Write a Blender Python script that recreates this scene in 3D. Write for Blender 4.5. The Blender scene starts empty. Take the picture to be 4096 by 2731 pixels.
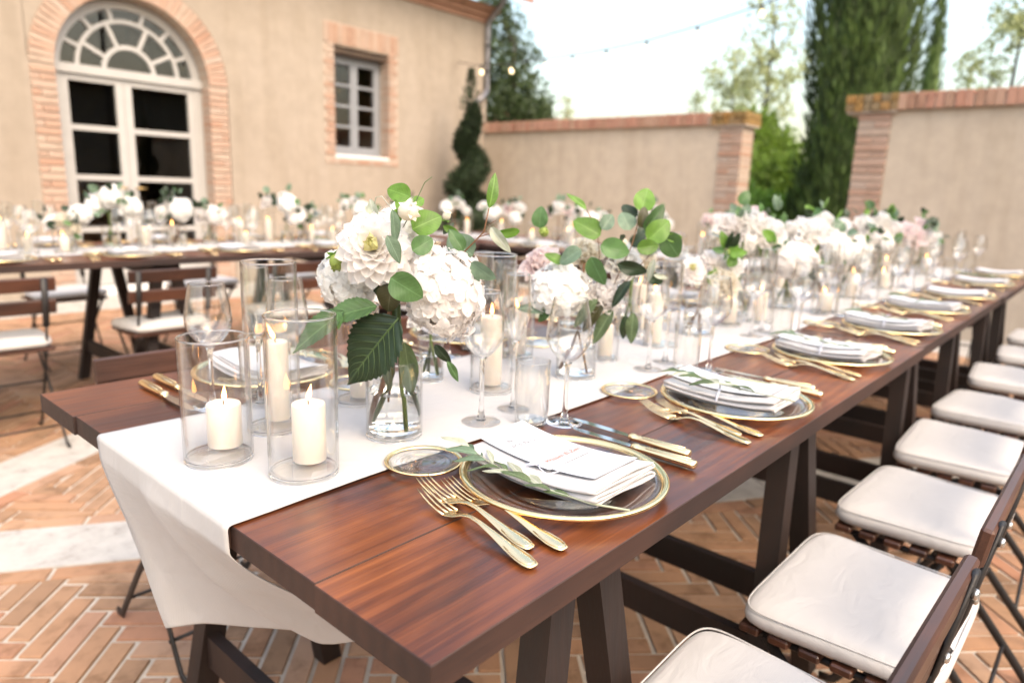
import bpy, math, random
from math import sin, cos, pi, radians, sqrt, atan2
from mathutils import Vector, Matrix, noise as mnoise

random.seed(11)
sc = bpy.context.scene
COL = sc.collection

# ------------------------------------------------------------------ camera
cam_d = bpy.data.cameras.new('camera')
cam_d.sensor_width = 36.0
cam_d.lens = 24.36
cam_d.clip_start = 0.02
cam_d.clip_end = 500.0
cam_d.dof.use_dof = True
cam_d.dof.focus_distance = 0.84
cam_d.dof.aperture_fstop = 3.4
cam = bpy.data.objects.new('camera', cam_d)
COL.objects.link(cam)
_r = Vector((0.6622, -0.7484, 0.0361)).normalized()
_w = Vector((0.7367, 0.6416, -0.2134)).normalized()
_u = _r.cross(_w).normalized()
_r = _w.cross(_u).normalized()
M = Matrix((_r, _u, -_w)).transposed().to_4x4()
M.translation = Vector((-0.3279, -0.3565, 1.12))
cam.matrix_world = M
sc.camera = cam

# ------------------------------------------------------------------ sky, sun, exposure
SUN_EL, SUN_AZ = radians(48), radians(192)      # azimuth clockwise from +Y
world = bpy.data.worlds.new('World')
sc.world = world
world.use_nodes = True
wn = world.node_tree
bg = wn.nodes['Background']
sky = wn.nodes.new('ShaderNodeTexSky')
sky.sky_type = 'NISHITA'
sky.sun_disc = False
sky.sun_elevation = SUN_EL
sky.sun_rotation = SUN_AZ
sky.air_density = 1.5
sky.dust_density = 5.0
sky.ozone_density = 0.0
wn.links.new(sky.outputs[0], bg.inputs[0])
bg.inputs[1].default_value = 0.15
sun_d = bpy.data.lights.new('sun', 'SUN')
sun_d.energy = 0.5
sun_d.angle = radians(170)
sun_d.color = (1.0, 0.88, 0.76)
sun = bpy.data.objects.new('sun', sun_d)
COL.objects.link(sun)
sdir = Vector((sin(SUN_AZ) * cos(SUN_EL), cos(SUN_AZ) * cos(SUN_EL), sin(SUN_EL)))
sun.rotation_euler = (-sdir).to_track_quat('-Z', 'Y').to_euler()
sc.view_settings.view_transform = 'Standard'
sc.view_settings.look = 'None'
sc.view_settings.gamma = 1.0
sc.view_settings.exposure = 1.66
sc.view_settings.use_curve_mapping = False
sc.cycles.use_denoising = True
sc.cycles.max_bounces = 24
sc.cycles.diffuse_bounces = 4
sc.cycles.glossy_bounces = 6
sc.cycles.transmission_bounces = 20
sc.cycles.transparent_max_bounces = 96
sc.cycles.sample_clamp_indirect = 6.0

# ------------------------------------------------------------------ materials
MATS = {}
def nodes(name):
    m = bpy.data.materials.new(name)
    m.use_nodes = True
    nt = m.node_tree
    return m, nt, nt.nodes['Principled BSDF']
def ramp(nt, cols, pos=None):
    n = nt.nodes.new('ShaderNodeValToRGB')
    cr = n.color_ramp
    k = len(cols)
    pos = pos or [i / (k - 1) for i in range(k)]
    while len(cr.elements) < k:
        cr.elements.new(0.5)
    for e, p, c in zip(cr.elements, pos, cols):
        e.position = p
        e.color = (c[0], c[1], c[2], 1)
    return n
def coords(nt, scale=(1, 1, 1), src='Object', rnd=False, off=(0, 0, 0)):
    tc = nt.nodes.new('ShaderNodeTexCoord')
    mp = nt.nodes.new('ShaderNodeMapping')
    mp.inputs['Scale'].default_value = scale
    mp.inputs['Location'].default_value = off
    out = tc.outputs[src]
    if rnd:
        oi = nt.nodes.new('ShaderNodeObjectInfo')
        ad = nt.nodes.new('ShaderNodeVectorMath'); ad.operation = 'MULTIPLY_ADD'
        cb = nt.nodes.new('ShaderNodeCombineXYZ')
        for i in range(3): nt.links.new(oi.outputs['Random'], cb.inputs[i])
        nt.links.new(cb.outputs[0], ad.inputs[0])
        ad.inputs[1].default_value = (37, 91, 53)
        nt.links.new(out, ad.inputs[2])
        out = ad.outputs[0]
    nt.links.new(out, mp.inputs[0])
    return mp.outputs[0]
def noise(nt, vec, scale, detail=4, rough=0.55, dist=0.0):
    n = nt.nodes.new('ShaderNodeTexNoise')
    n.inputs['Scale'].default_value = scale
    n.inputs['Detail'].default_value = detail
    n.inputs['Roughness'].default_value = rough
    n.inputs['Distortion'].default_value = dist
    nt.links.new(vec, n.inputs['Vector'])
    return n.outputs['Fac']
def bump(nt, b, fac, strength, dist=0.01):
    n = nt.nodes.new('ShaderNodeBump')
    n.inputs['Strength'].default_value = strength
    n.inputs['Distance'].default_value = dist
    nt.links.new(fac, n.inputs['Height'])
    nt.links.new(n.outputs[0], b.inputs['Normal'])
def mixc(nt, fac, a, b, mode='MIX'):
    n = nt.nodes.new('ShaderNodeMix')
    n.data_type = 'RGBA'
    n.blend_type = mode
    if isinstance(fac, float): n.inputs[0].default_value = fac
    else: nt.links.new(fac, n.inputs[0])
    for i, v in ((6, a), (7, b)):
        if isinstance(v, tuple): n.inputs[i].default_value = (v[0], v[1], v[2], 1)
        else: nt.links.new(v, n.inputs[i])
    return n.outputs[2]
def mth(nt, op, a, b=None):
    n = nt.nodes.new('ShaderNodeMath'); n.operation = op
    for i, v in enumerate((a, b)):
        if v is None: continue
        if isinstance(v, (int, float)): n.inputs[i].default_value = v
        else: nt.links.new(v, n.inputs[i])
    return n.outputs[0]
def plain(name, col, rough=0.5, metal=0.0, noise_scale=0, var=0.12, bmp=0.0, bscale=None, coat=0.0, spec=0.5):
    m, nt, b = nodes(name)
    b.inputs['Roughness'].default_value = rough
    b.inputs['Metallic'].default_value = metal
    b.inputs['Coat Weight'].default_value = coat
    b.inputs['Specular IOR Level'].default_value = spec
    if noise_scale:
        v = coords(nt, rnd=True)
        f = noise(nt, v, noise_scale)
        r = ramp(nt, [tuple(c * (1 - var) for c in col), col, tuple(min(1, c * (1 + var)) for c in col)], [0.3, 0.5, 0.7])
        nt.links.new(f, r.inputs[0])
        nt.links.new(r.outputs[0], b.inputs['Base Color'])
        if bmp:
            bump(nt, b, noise(nt, v, bscale or noise_scale * 6), bmp, 0.002)
    else:
        b.inputs['Base Color'].default_value = (*col, 1)
    MATS[name] = m
    return m
def plaster(name, c1, c2, c3):
    m, nt, b = nodes(name)
    v = coords(nt, src='Object')
    f = noise(nt, v, 0.8, 6, 0.62, 0.4)
    f2 = noise(nt, v, 7.0, 5, 0.6)
    r = ramp(nt, [c1, c2, c3], [0.33, 0.5, 0.68])
    nt.links.new(f, r.inputs[0])
    r2 = ramp(nt, [(0.93,) * 3, (1.05,) * 3], [0.35, 0.65])
    nt.links.new(f2, r2.inputs[0])
    st = ramp(nt, [(0.90, 0.89, 0.87), (1.0, 1.0, 1.0)], [0.34, 0.52])
    nt.links.new(noise(nt, coords(nt, (5.0, 5.0, 0.45)), 1.0, 5, 0.65), st.inputs[0])
    nt.links.new(mixc(nt, 1.0, mixc(nt, 1.0, r.outputs[0], r2.outputs[0], 'MULTIPLY'), st.outputs[0], 'MULTIPLY'), b.inputs['Base Color'])
    b.inputs['Roughness'].default_value = 0.9
    b.inputs['Specular IOR Level'].default_value = 0.15
    bump(nt, b, noise(nt, v, 60, 4), 0.25, 0.004)
    MATS[name] = m
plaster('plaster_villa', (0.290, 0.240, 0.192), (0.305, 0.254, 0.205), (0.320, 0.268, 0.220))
plaster('plaster_garden', (0.43, 0.355, 0.275), (0.445, 0.37, 0.29), (0.46, 0.385, 0.305))  # same plaster in two tones: villa darker, garden lighter, offsetting their uneven light
def brickmat(name, cols, island=False, gscale=9.0, stain=0.35):
    m, nt, b = nodes(name)
    if island:
        rn = nt.nodes.new('ShaderNodeNewGeometry').outputs['Random Per Island']
    else:
        rn = nt.nodes.new('ShaderNodeObjectInfo').outputs['Random']
    v = coords(nt, src='Object', rnd=not island)
    r = ramp(nt, cols)
    nt.links.new(rn, r.inputs[0])
    f = noise(nt, v, gscale, 5, 0.65)
    r2 = ramp(nt, [(0.55, 0.52, 0.48), (1.0, 1.0, 1.0), (1.15, 1.12, 1.08)], [0.30, 0.5, 0.75])
    nt.links.new(f, r2.inputs[0])
    c = mixc(nt, stain * 2.0, r.outputs[0], r2.outputs[0], 'MULTIPLY')
    nt.links.new(c, b.inputs['Base Color'])
    b.inputs['Roughness'].default_value = 0.8
    b.inputs['Specular IOR Level'].default_value = 0.25
    bump(nt, b, noise(nt, v, 70, 5, 0.7), 0.45, 0.004)
    MATS[name] = m
PAVE = [(0.32, 0.175, 0.10), (0.35, 0.205, 0.12), (0.25, 0.15, 0.09), (0.38, 0.23, 0.14), (0.33, 0.165, 0.10), (0.36, 0.235, 0.155)]
brickmat('paving_brick', PAVE, False, 11, 0.45)
brickmat('paving_brick_mass', PAVE, True, 11, 0.45)
WALLB = [(0.34, 0.215, 0.155), (0.37, 0.25, 0.19), (0.37, 0.285, 0.225), (0.335, 0.20, 0.14), (0.38, 0.30, 0.245)]
brickmat('wall_brick', WALLB, False, 7, 0.2)
COPB = [(0.33, 0.165, 0.115), (0.38, 0.21, 0.15), (0.30, 0.17, 0.115), (0.40, 0.255, 0.185)]
brickmat('coping_brick', COPB, False, 7, 0.3)
brickmat('mossy_brick', [(0.20, 0.13, 0.05), (0.30, 0.16, 0.05), (0.17, 0.14, 0.09)], False, 20, 0.45)
plain('mortar', (0.45, 0.40, 0.335), 0.95, 0, 12, 0.15, 0.4, 80)
plain('mortar_wall', (0.37, 0.30, 0.24), 0.95, 0, 12, 0.12, 0.3, 80)
m, nt, b = nodes('travertine')
v = coords(nt, rnd=True)
r = ramp(nt, [(0.22, 0.20, 0.17), (0.36, 0.33, 0.295), (0.42, 0.39, 0.35), (0.46, 0.425, 0.385)], [0.30, 0.42, 0.55, 0.75])
nt.links.new(noise(nt, v, 14, 8, 0.72), r.inputs[0])
nt.links.new(r.outputs[0], b.inputs['Base Color'])
b.inputs['Roughness'].default_value = 0.75
bump(nt, b, noise(nt, v, 40, 6, 0.7), 0.5, 0.004)
MATS['travertine'] = m

def woodmat(name, cols, pos, rough, coat, axis='x', gs=1.0, specks=False):
    m, nt, b = nodes(name)
    s = (0.9 * gs, 30 * gs, 30 * gs) if axis == 'x' else (30 * gs, 30 * gs, 0.9 * gs)
    v = coords(nt, s, rnd=True)
    v2 = coords(nt, (3 * gs, 7 * gs, 7 * gs) if axis == 'x' else (7 * gs, 7 * gs, 3 * gs), rnd=True)
    big = noise(nt, v2, 0.8, 4, 0.6, 0.6)
    grain = noise(nt, v, 2.2, 9, 0.70, 0.5)
    fine = noise(nt, coords(nt, (5, 400, 400) if axis == 'x' else (400, 400, 5), rnd=True), 1.0, 3, 0.6)
    wv = nt.nodes.new('ShaderNodeTexWave'); wv.bands_direction = 'Y' if axis == 'x' else 'X'
    wv.inputs['Scale'].default_value = 14.0*gs; wv.inputs['Distortion'].default_value = 7.0
    wv.inputs['Detail'].default_value = 3.0; wv.inputs['Detail Scale'].default_value = 0.9
    nt.links.new(coords(nt, (0.22, 1.0, 1.0) if axis == 'x' else (1.0, 1.0, 0.22), rnd=True), wv.inputs['Vector'])
    a = mth(nt, 'ADD', mth(nt, 'MULTIPLY', big, 0.58), mth(nt, 'MULTIPLY', grain, 0.20))
    a = mth(nt, 'ADD', a, mth(nt, 'MULTIPLY', wv.outputs['Fac'], 0.05))
    a = mth(nt, 'ADD', a, mth(nt, 'MULTIPLY', fine, 0.26))
    vo = nt.nodes.new('ShaderNodeTexVoronoi'); vo.inputs['Scale'].default_value = 3.2
    nt.links.new(coords(nt, (0.8, 2.2, 2.2) if axis == 'x' else (2.2, 2.2, 0.8), rnd=True), vo.inputs['Vector'])
    kn = ramp(nt, [(1, 1, 1), (0.35, 0.35, 0.35), (0.7, 0.7, 0.7), (0, 0, 0)], [0.0, 0.055, 0.075, 0.17])
    nt.links.new(vo.outputs['Distance'], kn.inputs[0])
    a = mth(nt, 'SUBTRACT', a, mth(nt, 'MULTIPLY', kn.outputs[0], 0.13))
    r = ramp(nt, cols, pos)
    nt.links.new(a, r.inputs[0])
    col = r.outputs[0]
    oi = nt.nodes.new('ShaderNodeObjectInfo')
    rr = ramp(nt, [(0.82, 0.82, 0.82), (1.12, 1.08, 1.05)])
    nt.links.new(oi.outputs['Random'], rr.inputs[0])
    col = mixc(nt, 1.0, col, rr.outputs[0], 'MULTIPLY')
    nt.links.new(col, b.inputs['Base Color'])
    b.inputs['Roughness'].default_value = rough
    b.inputs['Coat Weight'].default_value = coat
    b.inputs['Coat Roughness'].default_value = 0.20
    rg = mth(nt, 'ADD', mth(nt, 'MULTIPLY', mth(nt, 'ADD', grain, fine), 0.22), rough - 0.16)
    nt.links.new(mth(nt, 'ADD', mth(nt, 'MULTIPLY', big, 0.30), 0.05), b.inputs['Coat Roughness'])
    nt.links.new(rg, b.inputs['Roughness'])
    bump(nt, b, mth(nt, 'ADD', grain, mth(nt, 'MULTIPLY', fine, 0.5)), 0.10, 0.003)
    MATS[name] = m
woodmat('table_wood', [(0.024, 0.005, 0.0015), (0.076, 0.018, 0.004), (0.140, 0.038, 0.008), (0.27, 0.084, 0.018)], [0.42, 0.52, 0.62, 0.76], 0.36, 0.28)
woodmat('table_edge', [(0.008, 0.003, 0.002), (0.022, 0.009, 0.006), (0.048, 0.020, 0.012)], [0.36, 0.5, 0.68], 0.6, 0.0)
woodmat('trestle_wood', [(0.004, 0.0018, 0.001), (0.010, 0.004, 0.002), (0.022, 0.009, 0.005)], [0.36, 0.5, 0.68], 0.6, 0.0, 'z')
woodmat('chair_wood', [(0.016, 0.006, 0.003), (0.040, 0.014, 0.007), (0.085, 0.030, 0.014)], [0.36, 0.5, 0.68], 0.40, 0.15)
plain('chair_iron', (0.018, 0.015, 0.014), 0.5, 0.3, 30, 0.3, 0.3, 120)
plain('bolt_steel', (0.55, 0.53, 0.50), 0.3, 1.0)
plain('screw_iron', (0.02, 0.02, 0.02), 0.4, 0.6)
def clothmat(name, col, weave=900, rough=0.9, wr=0.0, var=0.04):
    m, nt, b = nodes(name)
    v = coords(nt)
    wv = nt.nodes.new('ShaderNodeTexWave'); wv.inputs['Scale'].default_value = weave / 6.0
    wv.bands_direction = 'X'
    nt.links.new(v, wv.inputs['Vector'])
    wv2 = nt.nodes.new('ShaderNodeTexWave'); wv2.inputs['Scale'].default_value = weave / 6.0
    wv2.bands_direction = 'Y'
    nt.links.new(v, wv2.inputs['Vector'])
    r = ramp(nt, [tuple(c * (1 - var) for c in col), tuple(min(1, c * (1 + var)) for c in col)], [0.3, 0.7])
    nt.links.new(noise(nt, v, 6, 4), r.inputs[0])
    nt.links.new(r.outputs[0], b.inputs['Base Color'])
    b.inputs['Roughness'].default_value = rough
    b.inputs['Specular IOR Level'].default_value = 0.1
    b.inputs['Sheen Weight'].default_value = 0.15
    h = mth(nt, 'ADD', mth(nt, 'MULTIPLY', wv.outputs['Fac'], 0.5), mth(nt, 'MULTIPLY', wv2.outputs['Fac'], 0.5))
    if wr:
        h = mth(nt, 'ADD', mth(nt, 'MULTIPLY', h, 0.06), mth(nt, 'MULTIPLY', noise(nt, coords(nt, (1, 2.2, 1)), 9, 3, 0.5, 1.5), wr))
        bump(nt, b, h, 0.35, 0.01)
    else:
        bump(nt, b, h, 0.15, 0.0006)
    MATS[name] = m
clothmat('runner_linen', (0.42, 0.402, 0.392), 900, 0.9, 0.8)
clothmat('napkin_linen', (0.50, 0.482, 0.485), 900)
clothmat('cushion_cotton', (0.50, 0.475, 0.455), 700, 0.9, 0.9)
plain('card_paper', (0.50, 0.505, 0.53), 0.75, spec=0.2)
plain('card_ink', (0.20, 0.195, 0.20), 0.8, spec=0.1)
plain('name_ink', (0.36, 0.15, 0.09), 0.7, spec=0.1)
plain('ribbon_silk', (0.62, 0.63, 0.72), 0.45)
plain('gold', (0.94, 0.73, 0.42), 0.18, 1.0)
plain('gold_rim', (0.93, 0.72, 0.38), 0.15, 1.0)
plain('steel', (0.72, 0.71, 0.70), 0.14, 1.0)
def thinglass(name, tint=(0.985, 0.985, 0.98), base=0.035, top=1.0, power=5.0, rough=0.0):
    m = bpy.data.materials.new(name); m.use_nodes = True
    nt = m.node_tree
    for n in list(nt.nodes):
        if n.type == 'BSDF_PRINCIPLED': nt.nodes.remove(n)
    out = [n for n in nt.nodes if n.type == 'OUTPUT_MATERIAL'][0]
    lw = nt.nodes.new('ShaderNodeLayerWeight'); lw.inputs['Blend'].default_value = 0.5
    f = mth(nt, 'ADD', mth(nt, 'MULTIPLY', mth(nt, 'POWER', lw.outputs['Facing'], power), top - base), base)
    tr = nt.nodes.new('ShaderNodeBsdfTransparent')
    nt.links.new(mixc(nt, mth(nt, 'POWER', lw.outputs['Facing'], 4.5), tint, (0.50, 0.51, 0.49)), tr.inputs[0])
    gl = nt.nodes.new('ShaderNodeBsdfGlossy'); gl.inputs['Roughness'].default_value = rough
    gl.inputs[0].default_value = (0.95, 0.95, 0.95, 1)
    mx = nt.nodes.new('ShaderNodeMixShader')
    nt.links.new(f, mx.inputs[0]); nt.links.new(tr.outputs[0], mx.inputs[1]); nt.links.new(gl.outputs[0], mx.inputs[2])
    nt.links.new(mx.outputs[0], out.inputs[0])
    MATS[name] = m
thinglass('glass_wall', (0.992, 0.992, 0.99), 0.040, 0.95, 3.4)
thinglass('glass_bowl', (0.985, 0.985, 0.98), 0.055, 0.95, 2.6)
thinglass('glass_pane', (0.93, 0.94, 0.93), 0.024, 0.9, 4.0)
thinglass('glass_plate', (0.97, 0.97, 0.96), 0.035, 0.9, 3.8, 0.02)
def solidglass(name, ior=1.48, col=(0.98, 0.985, 0.98)):
    m, nt, b = nodes(name)
    b.inputs['Base Color'].default_value = (*col, 1)
    b.inputs['Transmission Weight'].default_value = 1.0
    b.inputs['IOR'].default_value = ior
    b.inputs['Roughness'].default_value = 0.0
    MATS[name] = m
solidglass('glass_solid', 1.46, (1.0, 1.0, 1.0))
solidglass('water_clear', 1.33, (0.97, 0.98, 0.96))
m, nt, b = nodes('wax')
b.inputs['Base Color'].default_value = (0.70, 0.63, 0.55, 1)
b.inputs['Subsurface Weight'].default_value = 0.35
b.inputs['Subsurface Radius'].default_value = (0.02, 0.012, 0.007)
b.inputs['Subsurface Scale'].default_value = 0.6
b.inputs['Roughness'].default_value = 0.45
MATS['wax'] = m
plain('wick_black', (0.02, 0.015, 0.012), 0.9)
def emit(name, col, s):
    m, nt, b = nodes(name)
    b.inputs['Base Color'].default_value = (0, 0, 0, 1)
    b.inputs['Emission Color'].default_value = (*col, 1)
    b.inputs['Emission Strength'].default_value = s
    MATS[name] = m
emit('flame', (1.0, 0.42, 0.11), 6.0)
emit('flame_core', (1.0, 0.80, 0.50), 6.0)
emit('bulb_lit', (1.0, 0.74, 0.42), 1.6)
def leafmat(name, col, var=0.25, trans=0.25, rough=0.45, vein=True):
    m, nt, b = nodes(name)
    out = [n for n in nt.nodes if n.type == 'OUTPUT_MATERIAL'][0]
    oi = nt.nodes.new('ShaderNodeObjectInfo')
    gi = nt.nodes.new('ShaderNodeNewGeometry')
    rn = mth(nt, 'FRACT', mth(nt, 'ADD', oi.outputs['Random'], gi.outputs['Random Per Island']))
    r = ramp(nt, [tuple(c * (1 - var) for c in col), tuple(c * (1 + var) for c in col)])
    nt.links.new(rn, r.inputs[0])
    v = coords(nt, rnd=True)
    r2 = ramp(nt, [(0.82,) * 3, (1.12,) * 3], [0.35, 0.65])
    nt.links.new(noise(nt, v, 3.0, 4), r2.inputs[0])
    c = mixc(nt, 1.0, r.outputs[0], r2.outputs[0], 'MULTIPLY')
    if vein:
        sx = nt.nodes.new('ShaderNodeSeparateXYZ'); tc_ = nt.nodes.new('ShaderNodeTexCoord')
        nt.links.new(tc_.outputs['Object'], sx.inputs[0])
        ax_ = mth(nt, 'ABSOLUTE', sx.outputs[0])
        rib = mth(nt, 'LESS_THAN', ax_, 0.014)
        side = mth(nt, 'FRACT', mth(nt, 'MULTIPLY', mth(nt, 'SUBTRACT', sx.outputs[1], mth(nt, 'MULTIPLY', ax_, 0.8)), 9.0))
        sv = mth(nt, 'MULTIPLY', mth(nt, 'LESS_THAN', side, 0.10), 0.45)
        c = mixc(nt, mth(nt, 'MULTIPLY', mth(nt, 'MAXIMUM', rib, sv), 0.6), c, tuple(min(0.5, q*1.5+0.03) for q in col))
    nt.links.new(c, b.inputs['Base Color'])
    b.inputs['Roughness'].default_value = rough
    b.inputs['Specular IOR Level'].default_value = 0.35
    tl = nt.nodes.new('ShaderNodeBsdfTranslucent')
    hs = nt.nodes.new('ShaderNodeHueSaturation'); hs.inputs['Value'].default_value = 1.3; hs.inputs['Saturation'].default_value = 1.15
    nt.links.new(c, hs.inputs['Color']); nt.links.new(hs.outputs[0], tl.inputs[0])
    mx = nt.nodes.new('ShaderNodeMixShader'); mx.inputs[0].default_value = trans
    nt.links.new(b.outputs[0], mx.inputs[1]); nt.links.new(tl.outputs[0], mx.inputs[2])
    nt.links.new(mx.outputs[0], out.inputs[0])
    MATS[name] = m
leafmat('leaf_bright', (0.11, 0.21, 0.035), 0.40, 0.32)
leafmat('leaf_mid', (0.075, 0.145, 0.050), 0.40, 0.32)
leafmat('leaf_grey', (0.13, 0.19, 0.125), 0.2)
leafmat('leaf_sage', (0.38, 0.40, 0.30), 0.15)
leafmat('leaf_olive', (0.10, 0.14, 0.065), 0.25)
leafmat('leaf_dark', (0.012, 0.026, 0.009), 0.2, 0.06)
leafmat('leaf_vein', (0.06, 0.10, 0.03), 0.05, 0.05, vein=False)
leafmat('leaf_brown', (0.045, 0.042, 0.014), 0.2, 0.1)
leafmat('bud_green', (0.22, 0.28, 0.06), 0.15, 0.15, vein=False)
leafmat('stem_green', (0.10, 0.14, 0.035), 0.2, 0.0, vein=False)
leafmat('stem_brown', (0.16, 0.075, 0.035), 0.2, 0.0, vein=False)
leafmat('cypress_leaf', (0.058, 0.090, 0.022), 0.55, 0.12, 0.7, vein=False)
leafmat('topiary_leaf', (0.020, 0.034, 0.012), 0.4, 0.08, 0.7, vein=False)
leafmat('oak_leaf', (0.060, 0.085, 0.030), 0.4, 0.25, 0.6, vein=False)
leafmat('glare_pale_leaf', (0.38, 0.40, 0.22), 0.35, 0.5, 0.6, vein=False)  # pale colour stands in for sky glare washing out the far trees
leafmat('shrub_leaf', (0.15, 0.26, 0.05), 0.45, 0.3, 0.6, vein=False)
leafmat('shrub_leaf_dry', (0.17, 0.25, 0.05), 0.4, 0.3, 0.6, vein=False)
plain('bark', (0.06, 0.045, 0.035), 0.9, 0, 8, 0.4, 0.6, 40)
def petalmat(name, c_out, c_in, trans=0.5):
    m, nt, b = nodes(name)
    out = [n for n in nt.nodes if n.type == 'OUTPUT_MATERIAL'][0]
    gi = nt.nodes.new('ShaderNodeNewGeometry')
    r = ramp(nt, [c_out, tuple(min(0.93, (a + bb) / 2) for a, bb in zip(c_out, c_in)), c_out, c_in], [0, 0.55, 0.75, 1.0])
    nt.links.new(gi.outputs['Random Per Island'], r.inputs[0])
    nt.links.new(r.outputs[0], b.inputs['Base Color'])
    b.inputs['Roughness'].default_value = 0.6
    b.inputs['Specular IOR Level'].default_value = 0.2
    v = coords(nt)
    tl = nt.nodes.new('ShaderNodeBsdfTranslucent')
    nt.links.new(r.outputs[0], tl.inputs[0])
    mx = nt.nodes.new('ShaderNodeMixShader'); mx.inputs[0].default_value = trans
    nt.links.new(b.outputs[0], mx.inputs[1]); nt.links.new(tl.outputs[0], mx.inputs[2])
    nt.links.new(mx.outputs[0], out.inputs[0])
    MATS[name] = m
petalmat('petal_white', (0.91, 0.895, 0.87), (0.91, 0.88, 0.83))
petalmat('petal_blush', (0.90, 0.875, 0.85), (0.90, 0.84, 0.80))
petalmat('petal_pink', (0.87, 0.75, 0.73), (0.88, 0.80, 0.78))
petalmat('petal_cream', (0.86, 0.82, 0.72), (0.85, 0.76, 0.62))
petalmat('petal_heart', (0.68, 0.66, 0.30), (0.74, 0.70, 0.42))
petalmat('petal_core', (0.80, 0.78, 0.68), (0.80, 0.78, 0.66), 0.3)
plain('frame_paint', (0.36, 0.345, 0.33), 0.5, 0, 5, 0.05)
plain('window_paint', (0.22, 0.225, 0.24), 0.5, 0, 5, 0.06)
plain('sill_stone', (0.62, 0.60, 0.58), 0.7, 0, 9, 0.08)
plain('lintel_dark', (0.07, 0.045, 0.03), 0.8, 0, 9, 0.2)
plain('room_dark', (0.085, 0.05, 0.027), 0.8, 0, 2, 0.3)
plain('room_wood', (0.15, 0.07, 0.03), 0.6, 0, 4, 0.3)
plain('pipe_zinc', (0.20, 0.19, 0.20), 0.45, 0.6, 12, 0.3)
plain('brass', (0.55, 0.38, 0.16), 0.3, 1.0)
plain('roof_tile', (0.28, 0.13, 0.08), 0.85, 0, 3, 0.25)
plain('wire_black', (0.03, 0.03, 0.03), 0.6)
plain('terracotta', (0.38, 0.17, 0.09), 0.8, 0, 6, 0.15)
m, nt, b = nodes('grass_earth')
v = coords(nt)
r = ramp(nt, [(0.10, 0.075, 0.04), (0.07, 0.09, 0.03), (0.12, 0.14, 0.05)], [0.3, 0.5, 0.7])
nt.links.new(noise(nt, v, 1.5, 8, 0.7), r.inputs[0]); nt.links.new(r.outputs[0], b.inputs['Base Color'])
b.inputs['Roughness'].default_value = 0.95
MATS['grass_earth'] = m

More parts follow.
